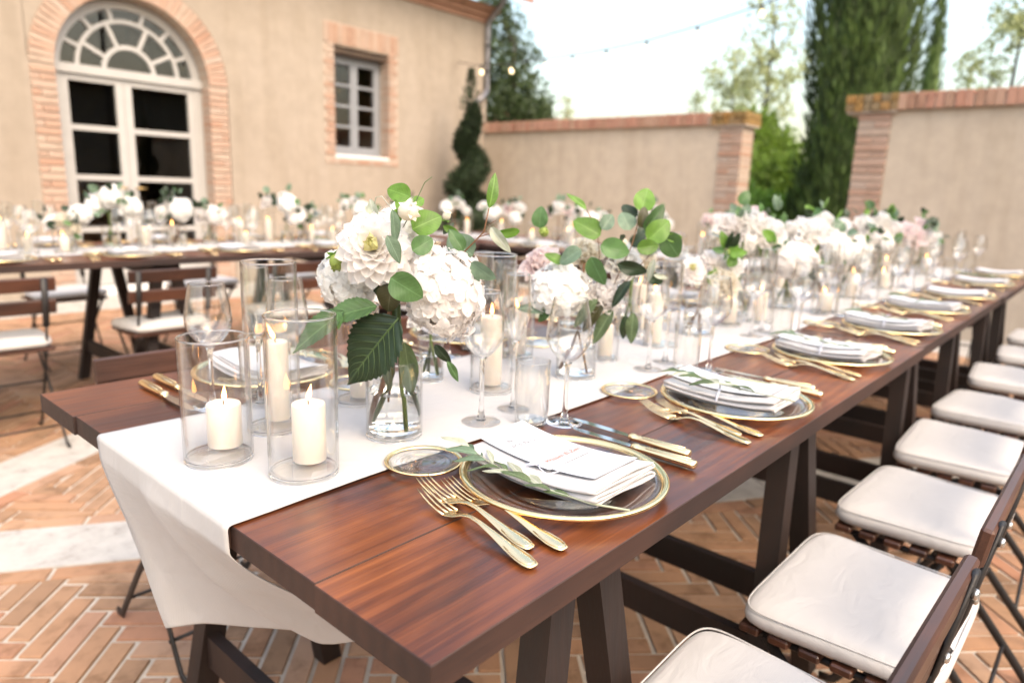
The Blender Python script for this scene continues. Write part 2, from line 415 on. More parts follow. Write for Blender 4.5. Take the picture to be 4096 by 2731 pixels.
# ------------------------------------------------------------------ mesh helpers
class MB:
    def __init__(s):
        s.v = []; s.f = []; s.m = []; s.smooth = True
    def add(s, vs, fs, T=None, mi=0):
        o = len(s.v)
        s.v += [tuple(T @ Vector(p)) for p in vs] if T is not None else [tuple(p) for p in vs]
        s.f += [tuple(i + o for i in f) for f in fs]
        s.m += [mi] * len(fs)
        return s
    def box(s, a, b, T=None, mi=0, bev=0.0):
        x0, y0, z0 = a; x1, y1, z1 = b
        if bev <= 0:
            vs = [(x0,y0,z0),(x1,y0,z0),(x1,y1,z0),(x0,y1,z0),(x0,y0,z1),(x1,y0,z1),(x1,y1,z1),(x0,y1,z1)]
            fs = [(0,3,2,1),(4,5,6,7),(0,1,5,4),(1,2,6,5),(2,3,7,6),(3,0,4,7)]
            return s.add(vs, fs, T, mi)
        e = bev
        vs = []
        for (z, i) in ((z0, e), (z0 + e, 0), (z1 - e, 0), (z1, e)):
            X0, X1, Y0, Y1 = x0 + i, x1 - i, y0 + i, y1 - i
            c = e - i if i else e
            c = e if i == 0 else 0.0
            vs += [(X0 + c, Y0, z), (X1 - c, Y0, z), (X1, Y0 + c, z), (X1, Y1 - c, z), (X1 - c, Y1, z), (X0 + c, Y1, z), (X0, Y1 - c, z), (X0, Y0 + c, z)]
        fs = [tuple(reversed(range(8))), tuple(range(24, 32))]
        for k in range(3):
            for i in range(8):
                j = (i + 1) % 8
                fs.append((k*8+i, k*8+j, (k+1)*8+j, (k+1)*8+i))
        return s.add(vs, fs, T, mi)
    def prism(s, poly, z0, z1, T=None, mi=0, inset=0.0):
        n = len(poly)
        cx = sum(p[0] for p in poly) / n; cy = sum(p[1] for p in poly) / n
        vs = [(p[0], p[1], z0) for p in poly]
        if inset:
            vs += [(p[0], p[1], z1 - inset) for p in poly]
            top = []
            for p in poly:
                d = sqrt((p[0]-cx)**2 + (p[1]-cy)**2) or 1
                k = max(0.0, 1 - inset * 1.4 / d)
                top.append((cx + (p[0]-cx)*k, cy + (p[1]-cy)*k, z1))
            vs += top; L = 3
        else:
            vs += [(p[0], p[1], z1) for p in poly]; L = 2
        fs = [tuple(reversed(range(n))), tuple(range((L-1)*n, L*n))]
        for k in range(L-1):
            for i in range(n):
                j = (i + 1) % n
                fs.append((k*n+i, k*n+j, (k+1)*n+j, (k+1)*n+i))
        return s.add(vs, fs, T, mi)
    def lathe(s, prof, seg=32, T=None, mi=0, closed=False):
        vs = []; fs = []; n = len(prof)
        for i in range(seg):
            a = 2*pi*i/seg
            for (r, z) in prof: vs.append((r*cos(a), r*sin(a), z))
        m = n if closed else n - 1
        for i in range(seg):
            j = (i+1) % seg
            for k in range(m):
                l = (k+1) % n
                fs.append((i*n+k, j*n+k, j*n+l, i*n+l))
        return s.add(vs, fs, T, mi)
    def tube(s, pts, rad, seg=8, T=None, mi=0, flat=None, up=Vector((0,0,1))):
        pts = [Vector(p) for p in pts]; n = len(pts)
        rs = rad if isinstance(rad, (list, tuple)) else [rad]*n
        vs = []; fs = []
        for i, p in enumerate(pts):
            t = (pts[min(i+1, n-1)] - pts[max(i-1, 0)]).normalized()
            a = t.cross(up)
            if a.length < 1e-4: a = t.cross(Vector((1,0,0)))
            a.normalize(); b_ = a.cross(t).normalized()
            fa, fb = (1, 1) if flat is None else (flat[i] if isinstance(flat, list) else flat)
            for k in range(seg):
                g = 2*pi*k/seg
                vs.append(p + a*cos(g)*rs[i]*fa + b_*sin(g)*rs[i]*fb)
        for i in range(n-1):
            for k in range(seg):
                l = (k+1) % seg
                fs.append((i*seg+k, i*seg+l, (i+1)*seg+l, (i+1)*seg+k))
        fs.append(tuple(reversed(range(seg)))); fs.append(tuple(range((n-1)*seg, n*seg)))
        return s.add(vs, fs, T, mi)
    def grid(s, fn, nu, nv, T=None, mi=0):
        vs = [fn(i/nu, j/nv) for i in range(nu+1) for j in range(nv+1)]
        fs = [(i*(nv+1)+j, (i+1)*(nv+1)+j, (i+1)*(nv+1)+j+1, i*(nv+1)+j+1) for i in range(nu) for j in range(nv)]
        return s.add(vs, fs, T, mi)
    def mesh(s, name, mats, smooth=True, auto=None):
        me = bpy.data.meshes.new(name)
        me.from_pydata(s.v, [], s.f)
        for mm in (mats if isinstance(mats, (list, tuple)) else [mats]): me.materials.append(MATS[mm])
        if any(s.m): me.polygons.foreach_set('material_index', s.m)
        if smooth: me.polygons.foreach_set('use_smooth', [True]*len(s.f))
        me.update()
        if smooth and auto is not None:
            try: me.set_sharp_from_angle(angle=radians(auto))
            except Exception: pass
        return me
CACHE = {}
def cached(key, fn):
    if key not in CACHE: CACHE[key] = fn()
    return CACHE[key]
def ob(name, me, parent=None, loc=(0,0,0), rot=(0,0,0), scale=(1,1,1), mat=None):
    o = bpy.data.objects.new(name, me)
    COL.objects.link(o)
    if mat is not None: o.matrix_local = mat
    else:
        o.location = loc; o.rotation_euler = rot; o.scale = scale
    if parent is not None: o.parent = parent
    return o
def tag(o, label=None, cat=None, group=None, kind=None):
    if label: o['label'] = label
    if cat: o['category'] = cat
    if group: o['group'] = group
    if kind: o['kind'] = kind
    return o
def thing(name, label, cat, loc=(0,0,0), rz=0.0, group=None, parent=None):
    e = bpy.data.objects.new(name, None)
    COL.objects.link(e)
    e.empty_display_size = 0.05
    e.location = loc; e.rotation_euler = (0,0,rz)
    return tag(e, label, cat, group)
def rnd(a, b): return random.uniform(a, b)
ORD = ['first','second','third','fourth','fifth','sixth','seventh','eighth','ninth','tenth','eleventh','twelfth','thirteenth','fourteenth','fifteenth','sixteenth','seventeenth','eighteenth','nineteenth','twentieth','twenty-first','twenty-second','twenty-third','twenty-fourth']
TZ = 0.75                # table top height

# ------------------------------------------------------------------ ground and courtyard floor
def ground_h(x, y):
    t = max(0.0, min(1.0, (x - 7.9) / 6.0)); t = t*t*(3-2*t)
    far = max(0.0, min(1.0, (x - 13.0) / 60.0))
    return -0.02 + 1.15*t + 2.0*far
g = MB()
xs = [-80, -40, -15, -6, 0, 7.6, 7.9, 8.4, 9, 9.6, 10.2, 11, 12, 13, 14, 17, 22, 30, 45, 75, 140]
ys = [-120, -60, -30, -12, -6, 0, 3, 6, 9, 13, 20, 35, 60, 120]
g.add([(x, y, ground_h(x, y)) for x in xs for y in ys],
      [(i*len(ys)+j, (i+1)*len(ys)+j, (i+1)*len(ys)+j+1, i*len(ys)+j+1) for i in range(len(xs)-1) for j in range(len(ys)-1)])
tag(ob('ground', g.mesh('ground', 'grass_earth')), 'grassy earth ground rising gently beyond the garden wall', 'ground', kind='structure')

def clip(poly, nx, ny, d, keep_less):
    out = []
    n = len(poly)
    for i in range(n):
        p, q = poly[i], poly[(i+1) % n]
        sp, sq = nx*p[0]+ny*p[1]-d, nx*q[0]+ny*q[1]-d
        if not keep_less: sp, sq = -sp, -sq
        if sp <= 0: out.append(p)
        if (sp < 0 < sq) or (sq < 0 < sp):
            t = sp / (sp - sq)
            out.append((p[0]+(q[0]-p[0])*t, p[1]+(q[1]-p[1])*t))
    return out
def area(p):
    return abs(sum(p[i][0]*p[(i+1) % len(p)][1]-p[(i+1) % len(p)][0]*p[i][1] for i in range(len(p))))/2
BW = 0.0641
BANDS = [((0.542, 0.840), 1.640, 1.904), ((-0.5, 0.866), 2.04, 2.30)]
XE, YE = 5.85, 6.08
floor = ob('courtyard_floor', MB().box((-3.5, -7.3, -0.03), (7.29, 6.96, -0.007)).mesh('mortar_bed', 'mortar', False))
tag(floor, 'herringbone brick courtyard floor with pale stone bands', 'floor', kind='structure')
camp = Vector((-0.3279, -0.3565, 1.12))
def in_view(x, y):
    d = Vector((x, y, 0)) - camp
    z = d.dot(_w)
    if z < 0.05: return 900.0 + d.length if d.length < 2.6 else None
    px = d.dot(_r)/z*2771.8; py = -d.dot(_u)/z*2771.8
    if abs(px) > 2150 or abs(py) > 1500:
        return 900.0 + d.length if abs(px) < 6500 and d.length < 7.5 else None
    return z
bricks = []
ex = (1/sqrt(2), -1/sqrt(2)); ey = (-1/sqrt(2), -1/sqrt(2))
O = (0.1775 - BW*ey[0], 1.538 - BW*ey[1])
J = 0.0060
def toW(a, b_): return (O[0]+(a*ex[0]+b_*ey[0])*BW, O[1]+(a*ex[1]+b_*ey[1])*BW)
def strip_clip(poly, grow):
    ps = [poly]
    for (n, lo, hi) in BANDS:
        q = []
        for p in ps:
            for (d, less) in ((lo-grow, True), (hi+grow, False)):
                c = clip(p, n[0], n[1], d, less)
                if len(c) > 2: q.append(c)
        ps = q
    r = []
    for p in ps:
        c = clip(p, 1, 0, XE, True)
        if len(c) > 2: c = clip(c, 0, 1, YE, True)
        if len(c) > 2 and area(c) > 4e-4: r.append(c)
    return r
jg = J/BW
for gx in range(-130, 130):
    for gy in range(-130, 130):
        k = (gx - gy) % 8
        quads = []
        if k == 0: quads.append((gx, gy, gx+4, gy+1))
        if k == 7: quads.append((gx, gy, gx+1, gy+4))
        for (a0, b0, a1, b1) in quads:
            c = toW((a0+a1)/2, (b0+b1)/2)
            if not (-2.4 < c[0] < XE+0.2 and -2.6 < c[1] < YE+0.2): continue
            z = in_view(*c)
            if z is None: continue
            a0 += jg; b0 += jg; a1 -= jg; b1 -= jg
            poly = [toW(a0, b0), toW(a1, b0), toW(a1, b1), toW(a0, b1)]
            poly.reverse()
            for p in strip_clip(poly, 0.072): bricks.append((z, p))
# border courses along the stone bands
for bi, (n, lo, hi) in enumerate(BANDS):
    t = (n[1], -n[0])
    for d0 in (lo - 0.068, hi + 0.006):
        s0 = -8.0
        while s0 < 9.0:
            s1 = s0 + 0.256
            poly = [(n[0]*dd + t[0]*ss, n[1]*dd + t[1]*ss) for (dd, ss) in ((d0, s0+J), (d0, s1-J), (d0+0.062, s1-J), (d0+0.062, s0+J))]
            s0 = s1
            c = ((poly[0][0]+poly[2][0])/2, (poly[0][1]+poly[2][1])/2)
            if not (-2.4 < c[0] < XE and -2.6 < c[1] < YE): continue
            z = in_view(*c)
            if z is None: continue
            n2, lo2, hi2 = BANDS[1-bi]
            dd = n2[0]*c[0]+n2[1]*c[1]
            if lo2-0.07 < dd < hi2+0.07: continue
            if area(poly) > 0: bricks.append((z, poly))
def ccw(p):
    return p if sum(p[i][0]*p[(i+1) % len(p)][1]-p[(i+1) % len(p)][0]*p[i][1] for i in range(len(p))) > 0 else list(reversed(p))
bricks.sort(key=lambda t: t[0])
mass = MB()
for i, (z, p) in enumerate(bricks):
    p = ccw(p)
    cx = sum(q[0] for q in p)/len(p); cy = sum(q[1] for q in p)/len(p)
    h = rnd(-0.0018, 0.0012)
    j = [(q[0]+rnd(-0.0012, 0.0012), q[1]+rnd(-0.0012, 0.0012)) for q in p]
    if i < 300:
        b_ = MB().prism([(q[0]-cx, q[1]-cy) for q in j], -0.012, h, None, 0, 0.0025)
        ob('brick', b_.mesh('paving_brick', 'paving_brick', False), floor, (cx, cy, 0))
    else:
        mass.prism(j, -0.012, h, None, 0, 0.0025)
tag(ob('brick_paving', mass.mesh('brick_paving', 'paving_brick_mass', False), floor), kind='stuff')
# pale stone slabs: the two bands and the border along villa and garden wall
def slab(poly):
    poly = ccw(poly)
    cx = sum(q[0] for q in poly)/len(poly); cy = sum(q[1] for q in poly)/len(poly)
    b_ = MB().prism([(q[0]-cx, q[1]-cy) for q in poly], -0.02, rnd(0.0, 0.002), None, 0, 0.003)
    ob('stone_slab', b_.mesh('stone_slab', 'travertine', False), floor, (cx, cy, 0))
for bi, (n, lo, hi) in enumerate(BANDS):
    t = (n[1], -n[0])
    s0 = -3.0
    while s0 < 8.0:
        s1 = s0 + rnd(0.75, 1.05)
        poly = [(n[0]*dd + t[0]*ss, n[1]*dd + t[1]*ss) for (dd, ss) in ((lo, s0), (lo, s1-0.005), (hi, s1-0.005), (hi, s0))]
        c = ((poly[0][0]+poly[2][0])/2, (poly[0][1]+poly[2][1])/2)
        s0 = s1
        if not (-2.6 < c[0] < 6.2 and -2.5 < c[1] < 6.4): continue
        ps = [clip(poly, 1, 0, XE-0.005, True)]
        ps = [clip(p, 0, 1, YE-0.005, True) for p in ps if len(p) > 2]
        if bi == 1:
            n2, lo2, hi2 = BANDS[0]
            q = []
            for p in ps:
                for (d, less) in ((lo2-0.005, True), (hi2+0.005, False)):
                    c2 = clip(p, n2[0], n2[1], d, less)
                    if len(c2) > 2: q.append(c2)
            ps = q
        for p in ps:
            if len(p) > 2 and area(p) > 0.004: slab(p)
x = -2.0
while x < 7.0:
    x1 = min(7.28, x + rnd(0.8, 1.1))
    slab([(x, YE+0.004, ), (x1-0.006, YE+0.004), (x1-0.006, 6.5), (x, 6.5)])
    slab([(x, 6.506), (x1-0.006, 6.506), (x1-0.006, 6.955), (x, 6.955)])
    x = x1
y = -2.4
while y < YE-0.1:
    y1 = min(YE, y + rnd(0.7, 1.0))
    slab([(XE+0.004, y), (6.5, y), (6.5, y1-0.006), (XE+0.004, y1-0.006)])
    slab([(6.506, y), (7.28, y), (7.28, y1-0.006), (6.506, y1-0.006)])
    y = y1

# ------------------------------------------------------------------ villa
YB, XC = 6.965, 7.308
DX0, DX1, DCX, DR, DSP = 1.83, 3.20, 2.515, 0.685, 2.05
WX0, WX1, WZ0, WZ1 = 4.72, 5.53, 1.45, 2.70
villa = thing('villa', 'peach plastered villa with arched brick door surround and brick-framed window', 'building', (0, YB, 0))
def pz(mb, poly, y0, y1, mi=0):      # polygon in x,z extruded along y
    n = len(poly)
    vs = [(p[0], y0, p[1]) for p in poly] + [(p[0], y1, p[1]) for p in poly]
    fs = [tuple(range(n)), tuple(reversed(range(n, 2*n)))]
    fs += [(i, i+n, (i+1) % n + n, (i+1) % n) for i in range(n)]
    mb.add(vs, fs, None, mi)
wl = MB()
ZT = 3.40; T0, T1 = 0.0, 0.34
RO = 0.16     # brick surround replaces plaster round the openings
ax0, ax1 = DX0-0.2, DX1+0.2
pz(wl, [(-7, 0), (ax0, 0), (ax0, ZT), (-7, ZT)], T0, T1)
NA = 28
ro = DR + 0.205
pts = [(DCX + ro*cos(pi - pi*i/NA), DSP + ro*sin(pi*i/NA)) for i in range(NA+1)]
for i in range(NA):
    (xa, za), (xb, zb) = pts[i], pts[i+1]
    pz(wl, [(xa, za), (xb, zb), (xb, ZT), (xa, ZT)], T0, T1)
if ax0 < DCX-ro: pz(wl, [(ax0, 0), (DCX-ro, 0), (DCX-ro, ZT), (ax0, ZT)], T0, T1)
if ax1 > DCX+ro: pz(wl, [(DCX+ro, 0), (ax1, 0), (ax1, ZT), (DCX+ro, ZT)], T0, T1)
bx0, bx1, bz0, bz1 = WX0-0.14, WX1+0.16, WZ0-0.10, WZ1+0.26
pz(wl, [(max(ax1, DCX+ro), 0), (bx0, 0), (bx0, ZT), (max(ax1, DCX+ro), ZT)], T0, T1)
pz(wl, [(bx0, 0), (bx1, 0), (bx1, bz0), (bx0, bz0)], T0, T1)
pz(wl, [(bx0, bz1), (bx1, bz1), (bx1, ZT), (bx0, ZT)], T0, T1)
pz(wl, [(bx1, 0), (XC, 0), (XC, ZT), (bx1, ZT)], T0, T1)
wl.box((-7, T1+0.001, 0), (-6.7, 5, ZT)).box((XC-0.34, T1+0.001, 0), (XC, 5, ZT)).box((-7, 5, 0), (XC, 5.3, ZT))
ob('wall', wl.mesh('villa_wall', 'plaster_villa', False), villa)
def brick_mesh(sx, sy, sz, key, mat):
    return cached(('br', key, mat), lambda: MB().box((-sx/2, -sy/2, -sz/2), (sx/2, sy/2, sz/2), None, 0, 0.005).mesh('wall_brick_'+key, mat, False))
dsur = ob('door_surround', MB().mesh('empty_bed', 'mortar_wall'), villa)
bed = MB()
pz(bed, [(DX0-0.198, 0), (DX0-0.003, 0), (DX0-0.003, DSP), (DX0-0.198, DSP)], 0.004, 0.335)
pz(bed, [(DX1+0.003, 0), (DX1+0.198, 0), (DX1+0.198, DSP), (DX1+0.003, DSP)], 0.004, 0.335)
for i in range(NA):
    a0, a1 = pi - pi*i/NA, pi - pi*(i+1)/NA
    r0, r1 = DR+0.003, DR+0.203
    pz(bed, [(DCX+r0*cos(a0), DSP+r0*sin(a0)), (DCX+r0*cos(a1), DSP+r0*sin(a1)), (DCX+r1*cos(a1), DSP+r1*sin(a1)), (DCX+r1*cos(a0), DSP+r1*sin(a0))], 0.004, 0.335)
dsur.data = bed.mesh('door_surround_bed', 'mortar_wall', False)
z = 0.035; k = 0
while z < DSP:
    for sx in (-1, 1):
        edge = DX0 if sx < 0 else DX1
        L = 0.195 if k % 2 == 0 else 0.125
        me = brick_mesh(L, 0.16, 0.054, 'jamb%d' % (k % 2), 'wall_brick')
        ob('brick', me, dsur, (edge + sx*L/2, 0.08 - 0.010 + rnd(-0.003, 0.002), z))
        if L < 0.15:
            me2 = brick_mesh(0.066, 0.16, 0.054, 'jambclose', 'wall_brick')
            ob('brick', me2, dsur, (edge + sx*(L+0.037), 0.08 - 0.008 + rnd(-0.003, 0.002), z))
    z += 0.0655; k += 1
na = 44
for i in range(na):
    a = pi*(i+0.5)/na
    rm = DR + 0.1
    ob('brick', brick_mesh(0.052, 0.16, 0.195, 'voussoir', 'wall_brick'), dsur, (DCX+rm*cos(a), 0.07+rnd(-0.003, 0.002), DSP+rm*sin(a)), (0, pi/2 - a, 0))
# --- arched french door
door = thing('french_door', 'arched french door with radial fanlight and pale grey frame', 'door', (0, YB+0.17, 0))
fr = MB()
pz(fr, [(DX0, 0), (DX0+0.07, 0), (DX0+0.07, DSP), (DX0, DSP)], 0, 0.06)
pz(fr, [(DX1-0.07, 0), (DX1, 0), (DX1, DSP), (DX1-0.07, DSP)], 0, 0.06)
pz(fr, [(DX0, 2.02), (DX1, 2.02), (DX1, 2.10), (DX0, 2.10)], -0.03, 0.055)
def arc(mb, r0, r1, y0, y1, n=24, zc=2.09, cx=DCX):
    for i in range(n):
        a0, a1 = pi - pi*i/n, pi - pi*(i+1)/n
        pz(mb, [(cx+r0*cos(a0), zc+r0*sin(a0)), (cx+r0*cos(a1), zc+r0*sin(a1)), (cx+r1*cos(a1), zc+r1*sin(a1)), (cx+r1*cos(a0), zc+r1*sin(a0))], y0, y1)
arc(fr, 0.60, 0.68, 0, 0.06, 28, DSP)
ob('frame', fr.mesh('door_frame', 'frame_paint', False), door)
fan = MB()
arc(fan, 0.205, 0.245, 0.005, 0.045); arc(fan, 0.435, 0.47, 0.005, 0.045)
ob('fanlight_arc', fan.mesh('fanlight_arc', 'frame_paint', False), door)
for (r0, r1, angs) in ((0.23, 0.45, (28, 66, 114, 152)), (0.45, 0.615, (22, 48, 74, 106, 132, 158))):
    for a in angs:
        a = radians(a)
        d = Vector((cos(a), 0, sin(a)))
        me = cached(('spoke', r0), lambda: MB().box((-0.017, 0.002, 0), (0.017, 0.042, r1-r0)).mesh('spoke', 'frame_paint', False))
        ob('glazing_bar', me, door, (DCX+d.x*r0, 0, 2.09+d.z*r0), (0, pi/2-a, 0))
for s, x0, x1 in ((-1, DX0+0.07, 2.442), (1, 2.446, DX1-0.07)):
    lf = ob('door_leaf', None, door)
    st = MB()
    st.box((x0, 0.006, 0.06), (x0+0.07, 0.05, 2.015)).box((x1-0.07, 0.006, 0.06), (x1, 0.05, 2.015))
    st.box((x0+0.07, 0.006, 0.06), (x1-0.07, 0.05, 0.14)).box((x0+0.07, 0.006, 1.96), (x1-0.07, 0.05, 2.015))
    ob('stile', st.mesh('stile', 'frame_paint', False), lf)
    for zz in (1.09, 1.545, 0.60):
        ob('glazing_bar', MB().box((x0+0.07, 0.008, zz-0.025), (x1-0.07, 0.046, zz+0.025)).mesh('bar', 'frame_paint', False), lf)
    ob('kick_panel', MB().box((x0+0.07, 0.016, 0.14), (x1-0.07, 0.04, 0.43)).mesh('kick', 'frame_paint', False), lf)
    for (za, zb) in ((0.43, 0.575), (0.625, 1.065), (1.115, 1.52), (1.57, 1.96)):
        ob('pane', MB().box((x0+0.071, 0.024, za), (x1-0.071, 0.028, zb)).mesh('pane', 'glass_pane', False), lf)
    ob('handle', MB().tube([(2.444+s*0.045, -0.005, 1.0), (2.444+s*0.045, -0.045, 1.0), (2.444+s*0.13, -0.05, 1.0)], 0.009, 8).mesh('handle', 'brass'), lf)
fp = MB()
pz(fp, [(DCX+0.61*cos(pi*i/28), 2.10+0.61*sin(pi*i/28)) for i in range(29)], 0.022, 0.026)
ob('fanlight_pane', fp.mesh('fanlight_pane', 'glass_pane', False), door)
ob('threshold', MB().box((DX0-0.1, -0.15, 0.0), (DX1+0.1, 0.165, 0.055), None, 0, 0.006).mesh('threshold', 'sill_stone', False), villa)
# room behind the door
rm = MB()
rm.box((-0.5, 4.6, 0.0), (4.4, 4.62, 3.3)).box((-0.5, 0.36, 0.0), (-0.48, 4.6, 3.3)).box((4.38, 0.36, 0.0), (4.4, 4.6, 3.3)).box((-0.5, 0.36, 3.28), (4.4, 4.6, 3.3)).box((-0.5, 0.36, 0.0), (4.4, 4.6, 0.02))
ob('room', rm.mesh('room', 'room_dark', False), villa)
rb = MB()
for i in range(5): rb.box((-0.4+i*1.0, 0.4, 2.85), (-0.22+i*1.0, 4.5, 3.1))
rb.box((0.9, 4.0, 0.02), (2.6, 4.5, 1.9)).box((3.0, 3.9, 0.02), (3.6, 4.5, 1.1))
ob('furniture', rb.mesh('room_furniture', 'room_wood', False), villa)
# --- window
win = thing('casement_window', 'grey two-leaf casement window in a brick surround', 'window', (0, YB+0.16, 0))
wb = MB()
pz(wb, [(bx0+.001, bz0+.001), (WX0-.001, bz0+.001), (WX0-.001, bz1-.001), (bx0+.001, bz1-.001)], 0.004-0.16, 0.17)
pz(wb, [(WX1+.001, bz0+.001), (bx1-.001, bz0+.001), (bx1-.001, bz1-.001), (WX1+.001, bz1-.001)], 0.004-0.16, 0.17)
pz(wb, [(WX0, WZ1+.001), (WX1, WZ1+.001), (WX1, bz1-.001), (WX0, bz1-.001)], 0.004-0.16, 0.17)
pz(wb, [(WX0, bz0+.001), (WX1, bz0+.001), (WX1, WZ0-.03), (WX0, WZ0-.03)], 0.004-0.16, 0.17)
wsur = ob('window_surround', wb.mesh('window_surround_bed', 'mortar_wall', False), villa, (0, 0.16, 0))
z = bz0 + 0.13; k = 0
while z < WZ1 + 0.02:
    for sx in (-1, 1):
        edge = WX0 if sx < 0 else WX1
        L = 0.135 if k % 2 == 0 else 0.10
        ob('brick', brick_mesh(L, 0.14, 0.052, 'wjamb%d' % (k % 2), 'wall_brick'), wsur, (edge+sx*L/2, -0.16+0.06+rnd(-0.003, 0.003), z))
    z += 0.064; k += 1
x = bx0 + 0.035
while x < bx1 - 0.02:
    ob('brick', brick_mesh(0.053, 0.14, 0.22, 'wtop', 'wall_brick'), wsur, (x, -0.16+0.06+rnd(-0.003, 0.003), WZ1+0.125))
    ob('brick', brick_mesh(0.053, 0.14, 0.062, 'wbot', 'wall_brick'), wsur, (x, -0.16+0.06+rnd(-0.003, 0.003), bz0+0.034))
    x += 0.0645
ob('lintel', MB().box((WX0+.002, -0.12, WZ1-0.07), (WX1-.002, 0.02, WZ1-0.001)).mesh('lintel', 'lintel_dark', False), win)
ob('sill', MB().box((WX0-0.0, -0.165, WZ0-0.03), (WX1+0.0, 0.02, WZ0+0.012), None, 0, 0.004).mesh('sill', 'sill_stone', False), win)
fw = MB()
x0, x1, z0, z1 = WX0+0.003, WX1-0.003, WZ0+0.014, WZ1-0.072
fw.box((x0, 0.022, z0), (x0+0.045, 0.075, z1)).box((x1-0.045, 0.022, z0), (x1, 0.075, z1)).box((x0+0.045, 0.022, z0), (x1-0.045, 0.075, z0+0.06)).box((x0+0.045, 0.022, z1-0.05), (x1-0.045, 0.075, z1))
ob('frame', fw.mesh('window_frame', 'window_paint', False), win)
cx = (x0+x1)/2
for (a, b_) in ((x0+0.046, cx-0.003), (cx+0.003, x1-0.046)):
    cs = MB()
    za, zb = z0+0.061, z1-0.051
    cs.box((a, 0.015, za), (a+0.05, 0.06, zb)).box((b_-0.05, 0.015, za), (b_, 0.06, zb)).box((a+0.05, 0.015, za), (b_-0.05, 0.06, za+0.045)).box((a+0.05, 0.015, zb-0.045), (b_-0.05, 0.06, zb))
    cm = ob('casement', cs.mesh('casement', 'window_paint', False), win)
    hh = (zb-0.045-(za+0.045))/4
    for i in range(4):
        zl, zu = za+0.045+i*hh, za+0.045+(i+1)*hh
        if i: ob('glazing_bar', MB().box((a+0.05, 0.02, zl-0.014), (b_-0.05, 0.055, zl+0.014)).mesh('wbar', 'window_paint', False), cm)
        ob('pane', MB().box((a+0.051, 0.036, zl+0.0145), (b_-0.051, 0.039, zu-0.0145)).mesh('wpane', 'glass_pane', False), cm)
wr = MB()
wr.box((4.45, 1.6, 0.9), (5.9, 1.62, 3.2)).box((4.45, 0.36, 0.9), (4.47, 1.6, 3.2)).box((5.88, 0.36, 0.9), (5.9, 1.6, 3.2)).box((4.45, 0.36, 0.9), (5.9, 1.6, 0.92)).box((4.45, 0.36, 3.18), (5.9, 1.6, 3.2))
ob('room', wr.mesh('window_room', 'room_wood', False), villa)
# --- cornice, roof, downpipe
cn = ob('cornice', MB().box((-7, -0.03, 3.401), (XC+0.03, 0.3, 3.47)).box((-7, -0.075, 3.471), (XC+0.075, 0.3, 3.54)).box((-7, -0.12, 3.541), (XC+0.12, 0.3, 3.62)).mesh('cornice', 'coping_brick', False), villa)
rf = MB()
pr = [(-0.5, 3.68), (-0.5, 3.75), (2.6, 4.9), (5.7, 3.75), (5.7, 3.68), (2.6, 4.8)]
n = len(pr)
rf.add([(-7.4, p[0], p[1]) for p in pr]+[(XC+0.4, p[0], p[1]) for p in pr], [tuple(range(n)), tuple(reversed(range(n, 2*n)))]+[(i, (i+1) % n, (i+1) % n+n, i+n) for i in range(n)])
ob('roof', rf.mesh('villa_roof', 'roof_tile', False), villa)
px_ = XC - 0.055
dp = MB().tube([(px_-0.01, -0.42, 3.72), (px_, -0.30, 3.60), (px_, -0.075, 3.42), (px_, -0.065, 3.3), (px_, -0.065, 2.50), (px_-0.03, -0.07, 2.44)], 0.035, 12)
ob('downpipe', dp.mesh('downpipe', 'pipe_zinc'), villa)
sp_ = MB().tube([(px_-0.01, -0.07, 2.49), (px_-0.10, -0.09, 2.40), (px_-0.36, -0.12, 2.25)], 0.04, 12)
ob('pipe_spout', sp_.mesh('pipe_spout', 'pipe_zinc'), villa)
for zz in (3.1, 2.75):
    ob('pipe_bracket', MB().lathe([(0.036, -0.012), (0.041, -0.012), (0.041, 0.012), (0.036, 0.012)], 14, None, 0, True).mesh('bracket', 'screw_iron'), villa, (px_, -0.065, zz))

